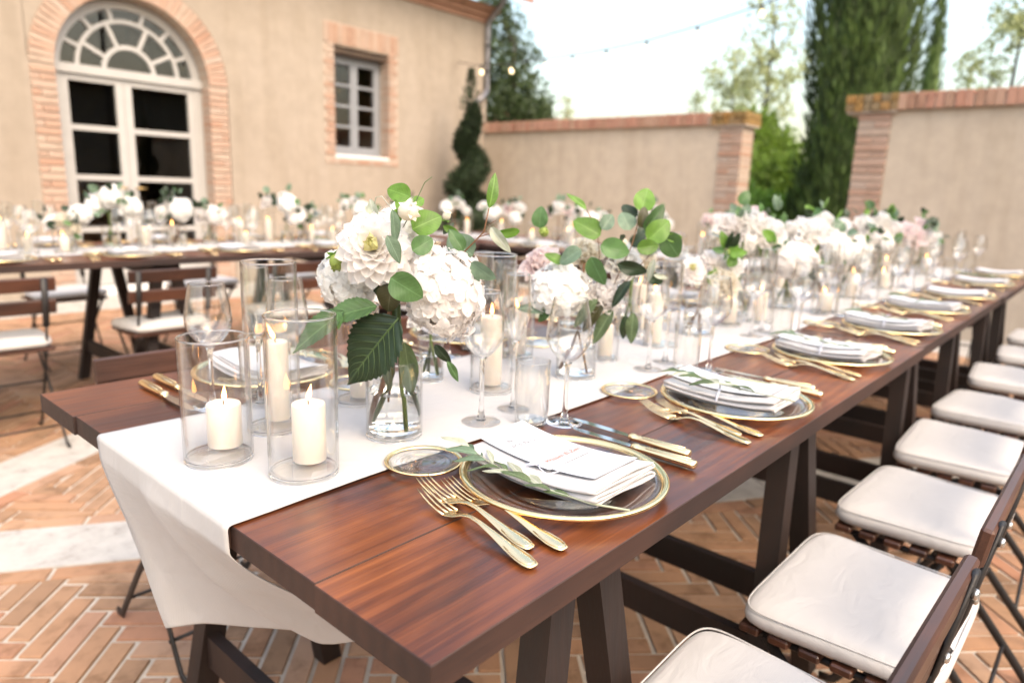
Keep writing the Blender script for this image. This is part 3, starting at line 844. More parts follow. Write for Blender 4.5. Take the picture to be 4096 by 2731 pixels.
# ------------------------------------------------------------------ garden walls
def garden_wall(label, x, ya, yb, h, pillar_at, cap_dark=True):
    w = thing('garden_wall', label, 'wall', (x, 0, 0))
    th = 0.26
    pw = 0.27
    py0, py1 = (ya, ya+pw) if pillar_at == 'a' else (yb-pw, yb)
    my0, my1 = (ya+pw+0.001, yb) if pillar_at == 'a' else (ya, yb-pw-0.001)
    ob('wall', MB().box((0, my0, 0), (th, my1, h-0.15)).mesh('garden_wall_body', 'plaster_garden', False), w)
    pl = ob('pillar', MB().box((-0.008, py0+0.004, 0), (th+0.008, py1-0.004, h-0.17)).mesh('pillar_bed', 'mortar_wall', False), w)
    z = 0.03; k = 0
    while z < h-0.19:
        if k % 2 == 0:
            ob('brick', brick_mesh(th+0.04, pw, 0.054, 'pil0', 'wall_brick'), pl, (th/2+rnd(-0.004, 0.004), (py0+py1)/2, z))
        else:
            for s in (-1, 1):
                ob('brick', brick_mesh(th+0.036, pw/2-0.006, 0.054, 'pil1', 'wall_brick'), pl, (th/2+rnd(-0.004, 0.004), (py0+py1)/2+s*pw/4, z))
        z += 0.0655; k += 1
    cap = ob('pillar_cap', MB().box((-0.05, py0-0.045, h-0.165), (th+0.05, py1+0.10, h-0.147)).mesh('cap_bed', 'mortar_wall', False), w)
    for r_ in range(2):
        for i in range(6):
            yy = py0 - 0.05 + (i+0.5)*(pw+0.16)/6
            ob('brick', brick_mesh(th+0.13, (pw+0.16)/6-0.006, 0.068, 'cap', 'mossy_brick'), cap, (th/2+rnd(-0.012, 0.012), yy, h-0.112+r_*0.07+rnd(-0.004, 0.004)))
    cp = ob('coping', MB().box((-0.035, my0+0.001, h-0.148), (th+0.035, my1, h-0.05)).mesh('coping_bed', 'mortar_wall', False), w)
    y = my0 + 0.035
    lo, hi = (py1+0.11, yb) if pillar_at == 'a' else (ya, py0-0.06)
    while y < my1:
        if lo < y < hi:
            ob('brick', brick_mesh(th+0.10, 0.062, 0.135, 'cop', 'coping_brick'), cp, (th/2+rnd(-0.006, 0.006), y, h-0.075+rnd(-0.004, 0.004)), (0, 0, rnd(-0.02, 0.02)))
        y += 0.070
    return w
garden_wall('tan garden wall joining the villa corner, ending in a brick pillar', XC+0.002, 3.02, 7.4, 2.06, 'a')
def wall_two():
    w = garden_wall('tan garden wall beyond the table end, starting beside the cypress', 6.6, -4.2, 1.64, 2.06, 'b')
wall_two()

# ------------------------------------------------------------------ wing across the courtyard (seen in the door panes)
wing = thing('courtyard_wing', 'tan courtyard wing mirrored in the panes of the arched door', 'building', (0, -7.6, 0))
ww = MB()
ac, ar, asp = 5.2, 0.95, 1.9
pz(ww, [(-9, 0), (ac-ar, 0), (ac-ar, 3.5), (-9, 3.5)], -0.3, 0)
pz(ww, [(ac+ar, 0), (12, 0), (12, 3.5), (ac+ar, 3.5)], -0.3, 0)
for i in range(16):
    a0, a1 = pi-pi*i/16, pi-pi*(i+1)/16
    pz(ww, [(ac+ar*cos(a0), asp+ar*sin(a0)), (ac+ar*cos(a1), asp+ar*sin(a1)), (ac+ar*cos(a1), 3.5), (ac+ar*cos(a0), 3.5)], -0.3, 0)
ww.box((-9, -4.3, 3.0), (12, -0.31, 3.5)).box((-9, -4.6, 0), (12, -4.31, 3.5))
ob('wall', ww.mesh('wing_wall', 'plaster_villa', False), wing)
ob('roof', MB().box((-9.3, -4.8, 3.55), (12.3, 0.4, 3.68)).mesh('wing_roof', 'roof_tile', False), wing)

# ------------------------------------------------------------------ trestle tables
TW = 0.993
def trestle_table(label, loc, rz, L, trestles=None, seed=0):
    """local x = length, local y = width, origin on the floor at one corner"""
    t = thing('trestle_table', label, 'table', loc, rz, 'wooden trestle tables')
    R = random.Random(seed)
    pw = TW/6
    for i in range(6):
        y0, y1 = i*pw + (0.0 if i == 0 else 0.0009), (i+1)*pw - (0.0 if i == 5 else 0.0009)
        e0, e1 = R.uniform(-0.003, 0.003), R.uniform(-0.003, 0.003)
        mb = MB()
        z1 = R.uniform(-0.0006, 0.0006)
        mb.box((-L/2+e0, -(y1-y0)/2, -0.030), (L/2+e1, (y1-y0)/2, z1), None, 0, 0.0009)
        mb.m = [1]*len(mb.m)
        mb.m[1] = 0
        for q in range(len(mb.f)):
            mb.m[q] = 0 if all(mb.v[i_][2] > z1-0.00005 for i_ in mb.f[q]) else 1
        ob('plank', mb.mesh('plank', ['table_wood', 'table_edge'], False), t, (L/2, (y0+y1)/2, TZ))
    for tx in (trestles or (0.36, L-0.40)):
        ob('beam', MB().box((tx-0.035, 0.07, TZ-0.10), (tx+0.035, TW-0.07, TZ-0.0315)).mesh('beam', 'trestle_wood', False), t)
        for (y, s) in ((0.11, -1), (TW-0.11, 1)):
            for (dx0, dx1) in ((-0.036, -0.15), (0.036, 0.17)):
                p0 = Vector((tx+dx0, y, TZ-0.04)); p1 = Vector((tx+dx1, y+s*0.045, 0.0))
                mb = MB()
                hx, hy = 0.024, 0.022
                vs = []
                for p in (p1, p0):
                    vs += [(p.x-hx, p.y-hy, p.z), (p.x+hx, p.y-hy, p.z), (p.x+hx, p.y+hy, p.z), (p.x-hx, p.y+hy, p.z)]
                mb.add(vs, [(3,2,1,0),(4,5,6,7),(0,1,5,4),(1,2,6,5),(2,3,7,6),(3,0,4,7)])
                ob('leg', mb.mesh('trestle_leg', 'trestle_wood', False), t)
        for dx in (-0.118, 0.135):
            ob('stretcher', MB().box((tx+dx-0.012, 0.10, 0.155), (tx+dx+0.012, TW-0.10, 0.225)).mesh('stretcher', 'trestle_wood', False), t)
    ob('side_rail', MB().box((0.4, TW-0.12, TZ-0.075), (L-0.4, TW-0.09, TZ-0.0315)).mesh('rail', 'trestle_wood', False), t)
    return t
trestle_table('dark stained trestle table nearest the camera, its end plank in front', (0, 0, 0), 0, 1.748, (0.34, 1.12), 3)
trestle_table('second dark trestle table in the long main row', (1.752, 0.004, 0), 0, 1.50, None, 5)
trestle_table('last dark trestle table of the main row beside the garden wall', (3.256, 0.0, 0), 0, 1.32, None, 8)
trestle_table('dark trestle table in front of the arched door', (-0.55, 2.98, 0), 0, 1.86, (0.30, 1.62), 12)
trestle_table('dark trestle table in front of the villa between door and window', (1.314, 2.975, 0), 0, 1.80, (0.75, 1.50), 13)
trestle_table('cross table standing between the villa row and the main row', (4.15, 1.15, 0), pi/2, 1.42, None, 14)
trestle_table('cross table nearest the spiral topiary', (4.15, 2.574, 0), pi/2, 1.42, None, 15)

# runners
def runner_mesh(L, hang=True):
    mb = MB()
    nx, ny = (300, 30)
    w2 = 0.192
    def fn(u, v):
        # arc length coordinate, hanging part first
        s = ((-0.33*(1-u/0.35) if u < 0.35 else L*(u-0.35)/0.65)) if hang else u*L
        y = -w2 + 2*w2*v
        yy = y + 0.004*sin(s*7.1 + v*2.0)
        z = 0.0020 + 0.0009*mnoise.noise(Vector((s*6, y*9, 0.3))) + 0.0004*mnoise.noise(Vector((s*21, y*30, 1.3))) + 0.0010*math.exp(-((s % 0.46)-0.23)**2/0.00006) + 0.0006*math.exp(-(y*y)/0.00005)
        if s < 0.0 and hang:
            d0 = -s
            r = 0.005
            q = d0/0.33
            if d0 < r*pi/2:
                th = d0/r
                return (-0.001 - r*sin(th), yy, z - r*(1-cos(th)))
            d = d0 - r*pi/2
            k = 1 - v
            e = max(0.0, d-0.028)/0.285
            inw = (0.075 + 0.215*k)*e**1.2
            flare = 0.030*sin(v*8.5+0.9+d*3)*min(1, d*6) + 0.013*sin(v*19 + d*12)*min(1, d*5)
            dz = d*0.985 - 0.10*inw
            return (-0.001 - r + inw - abs(flare)*0.3 + flare*0.4, yy - 0.045*q*v - 0.005*q*k, z - r - dz)
        if s < 0.02 and hang: s = -0.001 + (s/0.02)*0.021
        return (s, yy, z)
    mb.grid(fn, nx, ny)
    return mb.mesh('runner', 'runner_linen')
def runner(label, loc, rz, L, hang):
    o = ob('table_runner', runner_mesh(L, hang), None, loc, (0, 0, rz))
    md = o.modifiers.new('solid', 'SOLIDIFY'); md.thickness = 0.0012; md.offset = 1.0
    tag(o, label, 'runner', 'white linen runners')
runner('white linen runner down the main table, falling over its near end', (0, 0.515, TZ+0.0006), 0, 4.56, True)
runner('white linen runner along the table row in front of the villa', (-0.5, 3.475, TZ+0.0006), 0, 3.6, False)
runner('white linen runner across the cross tables', (3.655, 1.2, TZ+0.0006), pi/2, 2.75, False)

# ------------------------------------------------------------------ folding chairs
def cushion_mesh(seed=0):
    mb = MB()
    W, D, H = 0.188, 0.148, 0.042
    n, k = 20, 9
    def fn(u, v):
        # v: 0..1 from bottom centre over the side to the top centre
        return None
    rings = []
    prof = [(0.0, 0.0), (0.80, 0.0), (0.95, 0.003), (1.0, 0.012), (1.008, 0.021), (1.0, 0.030), (0.955, 0.0385), (0.88, 0.0425), (0.60, 0.0455), (0.30, 0.047), (0.0, 0.0475)]
    seg = 56
    vs = []; fs = []
    def se(a):
        c, s = cos(a), sin(a)
        e = 2/8.0
        return (abs(c)**e*(1 if c >= 0 else -1), abs(s)**e*(1 if s >= 0 else -1))
    for (r, z) in prof:
        for i in range(seg):
            x, y = se(2*pi*i/seg)
            nn = (mnoise.noise(Vector((x*1.6*r+seed*5, y*1.6*r, z*8))) * 0.0050 + mnoise.noise(Vector((x*6*r, y*6*r+seed*3, z*8))) * 0.0012) if r > 0.05 and z > 0.02 else 0
            taper = 1.0 + 0.06*y
            vs.append((x*W*r*taper, y*D*r, z + nn))
    for j in range(len(prof)-1):
        for i in range(seg):
            l = (i+1) % seg
            fs.append((j*seg+i, j*seg+l, (j+1)*seg+l, (j+1)*seg+i))
    mb.add(vs, fs)
    # piping cord round the upper edge
    pts = [Vector((se(2*pi*i/seg)[0]*W*0.985*(1+0.06*se(2*pi*i/seg)[1]), se(2*pi*i/seg)[1]*D*0.985, 0.0365)) for i in range(seg)]
    pts.append(pts[0])
    mb.tube(pts, 0.0014, 6)
    return mb.mesh('cushion', 'cushion_cotton')
def chair_parts():
    P = {}
    P['cushion'] = [cushion_mesh(q) for q in range(4)]
    sl = MB()
    for i in range(6):
        y = -0.045 + i*0.048
        sl.box((-0.185, y-0.017, 0.395), (0.185, y+0.017, 0.410), None, 0, 0.003)
    P['seat_slats'] = None
    P['slat'] = MB().box((-0.185, -0.017, -0.0075), (0.185, 0.017, 0.0075), None, 0, 0.003).mesh('seat_slat', 'chair_wood', False)
    P['rail'] = MB().box((-0.200, -0.0085, -0.029), (0.200, 0.0085, 0.029), None, 0, 0.004).mesh('back_rail', 'chair_wood', False)
    # flat iron: front foot -> back top (A), rear foot -> seat front (B)
    def bar(pts, w, d):
        return MB().tube(pts, 1.0, 8, None, 0, (w, d), Vector((1, 0, 0)))
    a = [(0, 0.200, 0.008), (0, 0.170, 0.012), (0, 0.155, 0.035), (0, 0.02, 0.27), (0, -0.060, 0.42), (0, -0.085, 0.50), (0, -0.100, 0.56), (0, -0.122, 0.705)]
    mb = MB()
    vs = [Vector(p) for p in a]
    mb.tube(vs[:6], 0.008, 8, None, 0, (1.35, 0.6), Vector((1, 0, 0)))
    mb.tube(vs[5:], 0.008, 8, None, 0, (0.55, 1.6), Vector((1, 0, 0)))
    P['back_post'] = mb.mesh('back_post', 'chair_iron')
    b_ = [(0, -0.205, 0.008), (0, -0.172, 0.012), (0, -0.155, 0.035), (0, -0.02, 0.20), (0, 0.165, 0.395)]
    P['leg'] = MB().tube(b_, 0.008, 8, None, 0, (1.35, 0.6), Vector((1, 0, 0))).mesh('front_leg', 'chair_iron')
    P['rodr'] = MB().tube([(-0.165, 0, 0), (0.165, 0, 0)], 0.0045, 8).mesh('rod', 'chair_iron')
    P['bolt'] = MB().lathe([(0, 0), (0.007, 0), (0.007, 0.005), (0.004, 0.007), (0, 0.007)], 10).mesh('bolt', 'bolt_steel')
    P['seat_rail'] = MB().tube([(0, -0.075, 0.388), (0, 0.21, 0.388)], 0.007, 8).mesh('seat_rail', 'chair_iron')
    return P
CP = chair_parts()
def chair(label, loc, rz, group, detail=True):
    t = thing('folding_chair', label, 'chair', loc, rz, group)
    ob('cushion', CP['cushion'][int(rnd(0, 3.99))], t, (rnd(-0.008, 0.008), 0.065+rnd(-0.01, 0.01), 0.412), (rnd(-0.02, 0.02), rnd(-0.02, 0.02), rnd(-0.06, 0.06)), (rnd(0.97, 1.03), rnd(0.97, 1.03), rnd(0.92, 1.06)))
    for i in range(6): ob('slat', CP['slat'], t, (0, -0.06+i*0.05, 0.402))
    for s in (-1, 1):
        ob('back_post', CP['back_post'], t, (s*0.158, 0, 0))
        ob('leg', CP['leg'], t, (s*0.168, 0, 0))
        ob('seat_rail', CP['seat_rail'], t, (s*0.152, 0, 0))
    ob('back_rail', CP['rail'], t, (0, -0.108, 0.678), (radians(7), 0, 0))
    ob('back_rail', CP['rail'], t, (0, -0.092, 0.585), (radians(8), 0, 0))
    ob('stretcher', CP['rodr'], t, (0, 0.128, 0.082))
    ob('stretcher', CP['rodr'], t, (0, -0.117, 0.082))
    ob('stretcher', CP['rodr'], t, (0, 0.035, 0.245))
    if detail:
        for s in (-1, 1):
            for zz, yy in ((0.678, -0.122), (0.585, -0.106)):
                ob('bolt', CP['bolt'], t, (s*0.158, yy, zz), (radians(97), 0, 0))
    return t
RX = [0.435, 0.925, 1.44, 1.965, 2.50, 3.10, 3.72, 4.3]
for i, x in enumerate(RX):
    chair('cushioned folding chair, %s from the near end, on the side away from the villa' % ORD[i], (x, -0.174 + (0.0 if i else 0.012), 0), rnd(-0.04, 0.04), 'chairs along the main table, side away from the villa')
LX = [0.395, 0.94, 1.48, 2.02, 2.56]
for i, x in enumerate(LX):
    chair('dark folding chair on the villa side of the main table, %s from its near end' % ORD[i], (x, 1.257, 0), pi + rnd(-0.03, 0.03), 'chairs along the main table, villa side')
for i, x in enumerate([-0.20, 0.36, 1.05, 1.70, 2.35, 2.85]):
    chair('folding chair backing the camera at the villa row, %s from its open end' % ORD[i], (x, 3.04+rnd(-0.03, 0.02), 0), rnd(-0.05, 0.05), 'chairs on the courtyard side of the villa row', False)
for i, x in enumerate([0.25, 0.98, 1.80, 2.45, 3.0]):
    chair('folding chair facing the camera behind the villa row, %s from its open end' % ORD[i], (x, 4.38, 0), pi + rnd(-0.05, 0.05), 'chairs on the villa side of the villa row', False)
for i, y in enumerate([1.75, 2.35]):
    chair('folding chair on the inner side of the cross tables, %s from the main row' % ORD[i], (3.02, y, 0), -pi/2 + rnd(-0.05, 0.05), 'chairs inside the cross tables', False)
for i, y in enumerate([1.5, 2.2, 2.9]):
    chair('folding chair on the garden side of the cross tables, %s from the main row' % ORD[i], (4.4, y, 0), pi/2 + rnd(-0.05, 0.05), 'chairs outside the cross tables', False)
chair('folding chair at the far head of the main row by the garden wall', (4.95, 0.45, 0), pi/2, 'chairs at the heads of the main row', False)

# ------------------------------------------------------------------ glassware
def closed_wall(outer, inner):
    return outer + list(reversed(inner))
def glass_set(kind):
    """returns list of (part name, mesh)"""
    def mk():
        parts = []
        if kind in ('red', 'white', 'flute'):
            if kind == 'red':   H, zb, rf, rim, mx, zm = 0.205, 0.100, 0.032, 0.0275, 0.0365, 0.145
            if kind == 'white': H, zb, rf, rim, mx, zm = 0.212, 0.106, 0.0315, 0.0255, 0.0335, 0.148
            if kind == 'flute': H, zb, rf, rim, mx, zm = 0.232, 0.118, 0.0275, 0.0205, 0.0235, 0.175
            out = []
            N = 18
            for i in range(N+1):
                u = i/N
                z = zb + (H-zb)*u
                zmn = (zm-zb)/(H-zb)
                if u < zmn:
                    q = u/zmn
                    r = 0.004 + (mx-0.004)*(sin(q*pi/2)**(0.75 if kind != 'flute' else 0.85))
                else:
                    q = (u-zmn)/(1-zmn)
                    r = mx + (rim-mx)*(q*q*(3-2*q)*0.5 + q*q*0.5)
                out.append((r, z))
            inn = [(max(0.0, r-0.0013), z+0.0012 if k == 0 else z) for k, (r, z) in enumerate(out)]
            inn[0] = (0.0, zb+0.004); inn[1] = (max(0.0, inn[1][0]-0.002), inn[1][1]+0.001)
            parts.append(('bowl', MB().lathe([(0.0, zb-0.001)]+out+list(reversed(inn)), 36).mesh('bowl', 'glass_bowl', True, 50)))
            parts.append(('rim', MB().lathe([(rim-0.0006+0.0008*cos(a), H+0.0007*sin(a)) for a in [2*pi*i/10 for i in range(10)]], 36, None, 0, True).mesh('rim', 'glass_solid')))
            parts.append(('stem', MB().lathe([(0.0, 0.004), (0.0085, 0.004), (0.0055, 0.012), (0.0036, 0.03), (0.0033, zb*0.75), (0.0045, zb-0.006), (0.0075, zb+0.001), (0.0, zb+0.0025)], 16).mesh('stem', 'glass_solid', True, 50)))
            parts.append(('foot', MB().lathe([(0.0, 0.0), (rf-0.001, 0.0), (rf, 0.0008), (rf-0.002, 0.0018), (rf*0.5, 0.0026), (0.0075, 0.0042), (0.0, 0.0045)], 36).mesh('foot', 'glass_solid', True, 40)))
        elif kind == 'tumbler':
            out = [(0.0215, 0.0), (0.0255, 0.004), (0.0278, 0.03), (0.0285, 0.106)]
            inn = [(0.0, 0.009), (0.022, 0.010), (0.0268, 0.03), (0.0276, 0.106)]
            parts.append(('base', MB().lathe([(0.0, 0.0003), (0.019, 0.0003), (0.0228, 0.003), (0.0222, 0.008), (0.018, 0.0093), (0.0, 0.0086)], 30).mesh('tumbler_base', 'glass_solid', True, 40)))
            parts.append(('rim', MB().lathe([(0.02805+0.0006*cos(a), 0.106+0.0006*sin(a)) for a in [2*pi*i/8 for i in range(8)]], 36, None, 0, True).mesh('tumbler_rim', 'glass_solid')))
            parts.append(('body', MB().lathe([(0.0, 0.0)]+out+list(reversed(inn)), 36).mesh('tumbler_body', 'glass_bowl', True, 35)))
        return parts
    return cached(('glass', kind), mk)
GN = {'red': ('wine_glass', 'wine glass'), 'white': ('wine_glass', 'wine glass'), 'flute': ('champagne_flute', 'flute'), 'tumbler': ('water_tumbler', 'tumbler')}
def glass(kind, label, loc, group):
    t = thing(GN[kind][0], label, GN[kind][1], loc, rnd(0, 6), group)
    for nm, me in glass_set(kind): ob(nm, me, t)
    return t
def cyl_parts(h, r):
    """wall with a beaded rim, thick glass foot ring, thin floor"""
    def mk():
        t_ = 0.0020
        bead = [(r, h-0.0015), (r-t_, h-0.0015)]
        wall = MB().lathe([(r, 0.0075), (r, 0.0090), (r, h-0.0045), (r, h-0.0032)]+bead+[(r-t_, h-0.0032), (r-t_, h-0.0045), (r-t_, 0.0090), (r-t_, 0.0075)], 56, None, 0, True).mesh('cylinder_wall', 'glass_wall', True, 45)
        foot = MB().lathe([(r-0.0022+0.0023*cos(a_), 0.0036+0.0037*sin(a_)) for a_ in [2*pi*i/12 for i in range(12)]], 56, None, 0, True).mesh('cylinder_foot', 'glass_solid')
        flr = MB().lathe([(0.0, 0.0008), (r-0.0046, 0.0008), (r-0.0046, 0.0098), (0.0, 0.0094)], 48).mesh('cylinder_floor', 'glass_wall', True, 30)
        rim = MB().lathe([(r-t_/2+0.0014*cos(a_), h-0.0008+0.0012*sin(a_)) for a_ in [2*pi*i/10 for i in range(10)]], 56, None, 0, True).mesh('cylinder_rim', 'glass_solid')
        return wall, foot, flr, rim
    return cached(('cyl', round(h, 3), round(r, 3)), mk)
def cyl_add(h, r, t):
    w, f_, l_, r_ = cyl_parts(h, r)
    ob('wall', w, t); ob('foot_ring', f_, t); ob('base', l_, t); ob('rim', r_, t)
def flame_mesh():
    def mk():
        prof = [(0.0, 0.0), (0.0016, 0.001), (0.0026, 0.004), (0.0027, 0.007), (0.0019, 0.012), (0.0009, 0.017), (0.0, 0.021)]
        return MB().lathe(prof, 12).mesh('flame', 'flame'), MB().lathe([(r*0.55, z*0.72+0.001) for r, z in prof], 10).mesh('flame_core', 'flame_core')
    return cached('flame', mk)
def candle(label, loc, h, r, group, lean=None):
    t = thing('pillar_candle', label, 'candle', loc, rnd(0, 6), group)
    me = cached(('wax', round(h, 3), round(r, 3)), lambda: MB().lathe([(0.0, 0.0), (r-0.001, 0.0), (r, 0.001), (r, h-0.003), (r-0.001, h-0.0008), (r-0.003, h), (r*0.6, h-0.0016), (0.0, h-0.0028)], 32).mesh('wax', 'wax', True, 50))
    ob('wax', me, t)
    wk = cached('wick', lambda: MB().tube([(0, 0, -0.003), (0.0003, 0, 0.003), (0.0012, 0, 0.007)], 0.0007, 6).mesh('wick', 'wick_black'))
    ob('wick', wk, t, (0, 0, h))
    f1, f2 = flame_mesh()
    fl = ob('flame', f1, t, (0.001, 0, h+0.003), (rnd(-0.25, 0.25), 0.15+rnd(-0.2, 0.3), 0), (1.25, 1.25, rnd(1.0, 1.3)))
    return t
def holder(label, clabel, x, y, z, h, r, ch, cr, group, off=(0.012, 0.012)):
    t = thing('candle_cylinder', label, 'candle holder', (x, y, z), rnd(0, 6), group)
    cyl_add(h, r, t)
    if ch: candle(clabel, (x+off[0], y+off[1], z+0.0108), ch, cr, group.replace('cylinders', 'candles'))
RZ_ = TZ + 0.0032          # top of the runner on the main table
mainc = [ (0.077, 0.510, 0.168, 0.044, 0.060, 0.0225, (0.018, 0.018)), (0.132, 0.392, 0.208, 0.044, 0.078, 0.0215, (0.016, 0.012)),
          (0.190, 0.565, 0.254, 0.039, 0.122, 0.0185, (0.014, 0.014)), (0.362, 0.592, 0.172, 0.037, 0.085, 0.019, (0.008, 0.0)),
          (0.587, 0.488, 0.254, 0.040, 0.128, 0.021, (0.008, 0.010)), (0.820, 0.628, 0.204, 0.037, 0.100, 0.020, (0.0, 0.0)),
          (0.955, 0.485, 0.138, 0.032, 0.070, 0.017, (0.008, 0.004)), (1.187, 0.474, 0.206, 0.043, 0.122, 0.020, (-0.010, 0.016)),
          (1.300, 0.610, 0.250, 0.038, 0.120, 0.020, (0, 0)), (1.600, 0.490, 0.110, 0.044, 0.066, 0.0225, (0.012, 0.0)),
          (1.720, 0.442, 0.150, 0.036, 0.085, 0.020, (0, 0)), (1.78, 0.62, 0.25, 0.040, 0.13, 0.021, (0, 0)),
          (2.10, 0.372, 0.11, 0.042, 0.055, 0.024, (0, 0)), (2.28, 0.60, 0.20, 0.04, 0.10, 0.021, (0, 0)), (2.56, 0.42, 0.16, 0.04, 0.09, 0.021, (0, 0)),
          (2.92, 0.56, 0.25, 0.04, 0.13, 0.021, (0, 0)), (3.02, 0.42, 0.11, 0.042, 0.06, 0.022, (0, 0)), (3.38, 0.50, 0.20, 0.04, 0.09, 0.021, (0, 0)), (3.95, 0.44, 0.16, 0.04, 0.08, 0.021, (0, 0))]
for i, (x, y, h, r, ch, cr, off) in enumerate(mainc):
    holder('clear glass candle cylinder, %s from the near end of the main runner' % ORD[i], 'lit white pillar candle in the %s glass cylinder of the main runner' % ORD[i], x, y, RZ_, h, r, ch, cr, 'cylinders on the main runner', off)
backc = [(0.545, 3.60, 0.20, 0.04, 0.13), (0.60, 3.40, 0.11, 0.042, 0.065), (0.74, 3.38, 0.11, 0.044, 0.065), (1.16, 3.52, 0.16, 0.042, 0.075), (1.33, 3.60, 0.20, 0.036, 0.10),
         (1.72, 3.60, 0.22, 0.04, 0.12), (1.92, 3.62, 0.22, 0.04, 0.12), (1.66, 3.42, 0.11, 0.042, 0.05), (2.14, 3.50, 0.14, 0.04, 0.07), (2.24, 3.42, 0.14, 0.036, 0.065), (2.62, 3.55, 0.2, 0.04, 0.09), (2.86, 3.5, 0.2, 0.04, 0.11)]
for i, (x, y, h, r, ch) in enumerate(backc):
    holder('glass candle cylinder on the villa row, %s from its open end' % ORD[i], 'lit white candle on the villa row, %s from its open end' % ORD[i], x, y, RZ_, h, r, ch, 0.02, 'cylinders on the villa row', (0, 0))
crossc = [(3.62, 1.40, 0.21, 0.045, 0.125), (3.66, 1.60, 0.21, 0.04, 0.12), (3.60, 1.72, 0.14, 0.04, 0.07), (3.70, 1.80, 0.14, 0.04, 0.07), (3.6, 2.55, 0.2, 0.04, 0.12), (3.7, 2.66, 0.15, 0.04, 0.08), (3.62, 2.93, 0.14, 0.04, 0.06), (3.66, 3.27, 0.18, 0.04, 0.11), (3.6, 3.58, 0.18, 0.04, 0.11)]
for i, (x, y, h, r, ch) in enumerate(crossc):
    holder('glass candle cylinder on the cross table, %s from the main row' % ORD[i], 'lit white candle on the cross table, %s from the main row' % ORD[i], x, y, RZ_, h, r, ch, 0.02, 'cylinders on the cross tables', (0, 0))

# ------------------------------------------------------------------ place settings
def fork_mesh():
    mb = MB()
    ys = [-0.103, -0.101, -0.095, -0.082, -0.062, -0.035, -0.012, 0.004, 0.016, 0.026, 0.036, 0.044]
    wd = [0.0030, 0.0068, 0.0092, 0.0096, 0.0078, 0.0050, 0.0034, 0.0032, 0.0046, 0.0085, 0.0112, 0.0116]
    zz = [0.0030, 0.0032, 0.0035, 0.0042, 0.0065, 0.0105, 0.0135, 0.0135, 0.0110, 0.0070, 0.0045, 0.0040]
    th = [0.0010, 0.0014, 0.0016, 0.0016, 0.0017, 0.0019, 0.0021, 0.0021, 0.0017, 0.0014, 0.0012, 0.0012]
    mb.tube([(0, y, z) for y, z in zip(ys, zz)], 1.0, 14, None, 0, list(zip(wd, th)))
    # raised border round the handle end
    loop = [(-0.0052, -0.060, 0.0082), (-0.0074, -0.075, 0.0066), (-0.0078, -0.088, 0.0055), (-0.0058, -0.097, 0.0050), (0, -0.0995, 0.0048), (0.0058, -0.097, 0.0050), (0.0078, -0.088, 0.0055), (0.0074, -0.075, 0.0066), (0.0052, -0.060, 0.0082)]
    mb.tube(loop, 0.0007, 6)
    for x in (-0.0099, -0.0033, 0.0033, 0.0099):
        pts = [(x, 0.042, 0.0040), (x, 0.055, 0.0042), (x*0.98, 0.070, 0.0062), (x*0.95, 0.085, 0.0100), (x*0.92, 0.098, 0.0150)]
        mb.tube(pts, 1.0, 8, None, 0, [(0.0019, 0.0013), (0.0017, 0.0013), (0.0015, 0.0012), (0.0012, 0.0010), (0.0005, 0.0005)])
    return mb.mesh('fork', 'gold')
FORK = fork_mesh()
KH = MB().tube([(0, -0.103, 0.0075), (0, -0.1015, 0.0075), (0, -0.097, 0.0075), (0, -0.06, 0.0075), (0, -0.020, 0.0072), (0, -0.012, 0.0072), (0, -0.010, 0.0072), (0, -0.004, 0.0072), (0, 0.0, 0.0072)], 1.0, 12, None, 0,
               [(0.004, 0.003), (0.0074, 0.0056), (0.0086, 0.0066), (0.0082, 0.0062), (0.0066, 0.0052), (0.0064, 0.0052), (0.0074, 0.0060), (0.0074, 0.0060), (0.0050, 0.0042)]).tube([(-0.0046, -0.092, 0.0133), (-0.0040, -0.025, 0.0117)], 0.0006, 5).tube([(0.0046, -0.092, 0.0133), (0.0040, -0.025, 0.0117)], 0.0006, 5).mesh('knife_handle', 'gold')
_bl = MB()
_pts = [(-0.0045, 0.0), (-0.0048, 0.012), (-0.0050, 0.085), (-0.002, 0.104), (0.003, 0.112), (0.0060, 0.104), (0.0082, 0.085), (0.0086, 0.04), (0.0075, 0.012), (0.0045, 0.0)]
_bl.prism(list(reversed(_pts)), 0.0060, 0.0078, None, 0, 0.0004)
BLADE = _bl.mesh('knife_blade', 'steel', False)
def plate_mesh(R):
    k = R/0.135
    w_ = 0.0110 if R > 0.1 else 0.0062
    gl = MB().lathe([(0.0, 0.001), (0.060*k, 0.001), (0.078*k, 0.002), (0.086*k, 0.006*k), (0.118*k, 0.0115*k), (R-w_-0.0004, 0.0125*k), (R-w_-0.0004, 0.0150*k), (0.117*k, 0.0140*k), (0.084*k, 0.0085*k), (0.076*k, 0.0045), (0.0, 0.0040)], 64).mesh('plate_glass', 'glass_plate')
    w = 0.0110 if R > 0.1 else 0.0062
    gd = MB().lathe([(R-w, 0.0120*k), (R-w*0.4, 0.0125*k), (R-0.0008, 0.0135*k), (R, 0.0148*k+0.001), (R-0.0012, 0.0162*k+0.0016), (R-w*0.35, 0.0168*k+0.0018), (R-w*0.75, 0.0160*k+0.001), (R-w, 0.0148*k+0.0004)], 72, None, 0, True).mesh('plate_gold', 'gold_rim')
    wv = MB()
    for j in range(5):
        r0 = R*(0.18+0.12*j)
        wv.lathe([(r0, 0.0041), (r0+0.004*k, 0.0047), (r0+0.008*k, 0.0041)], 40)
    return gl, gd, wv.mesh('plate_ripple', 'glass_plate')
PLATE = plate_mesh(0.135); BREAD = plate_mesh(0.0535)
def sag(y): return 0.75*(y-0.005)**2
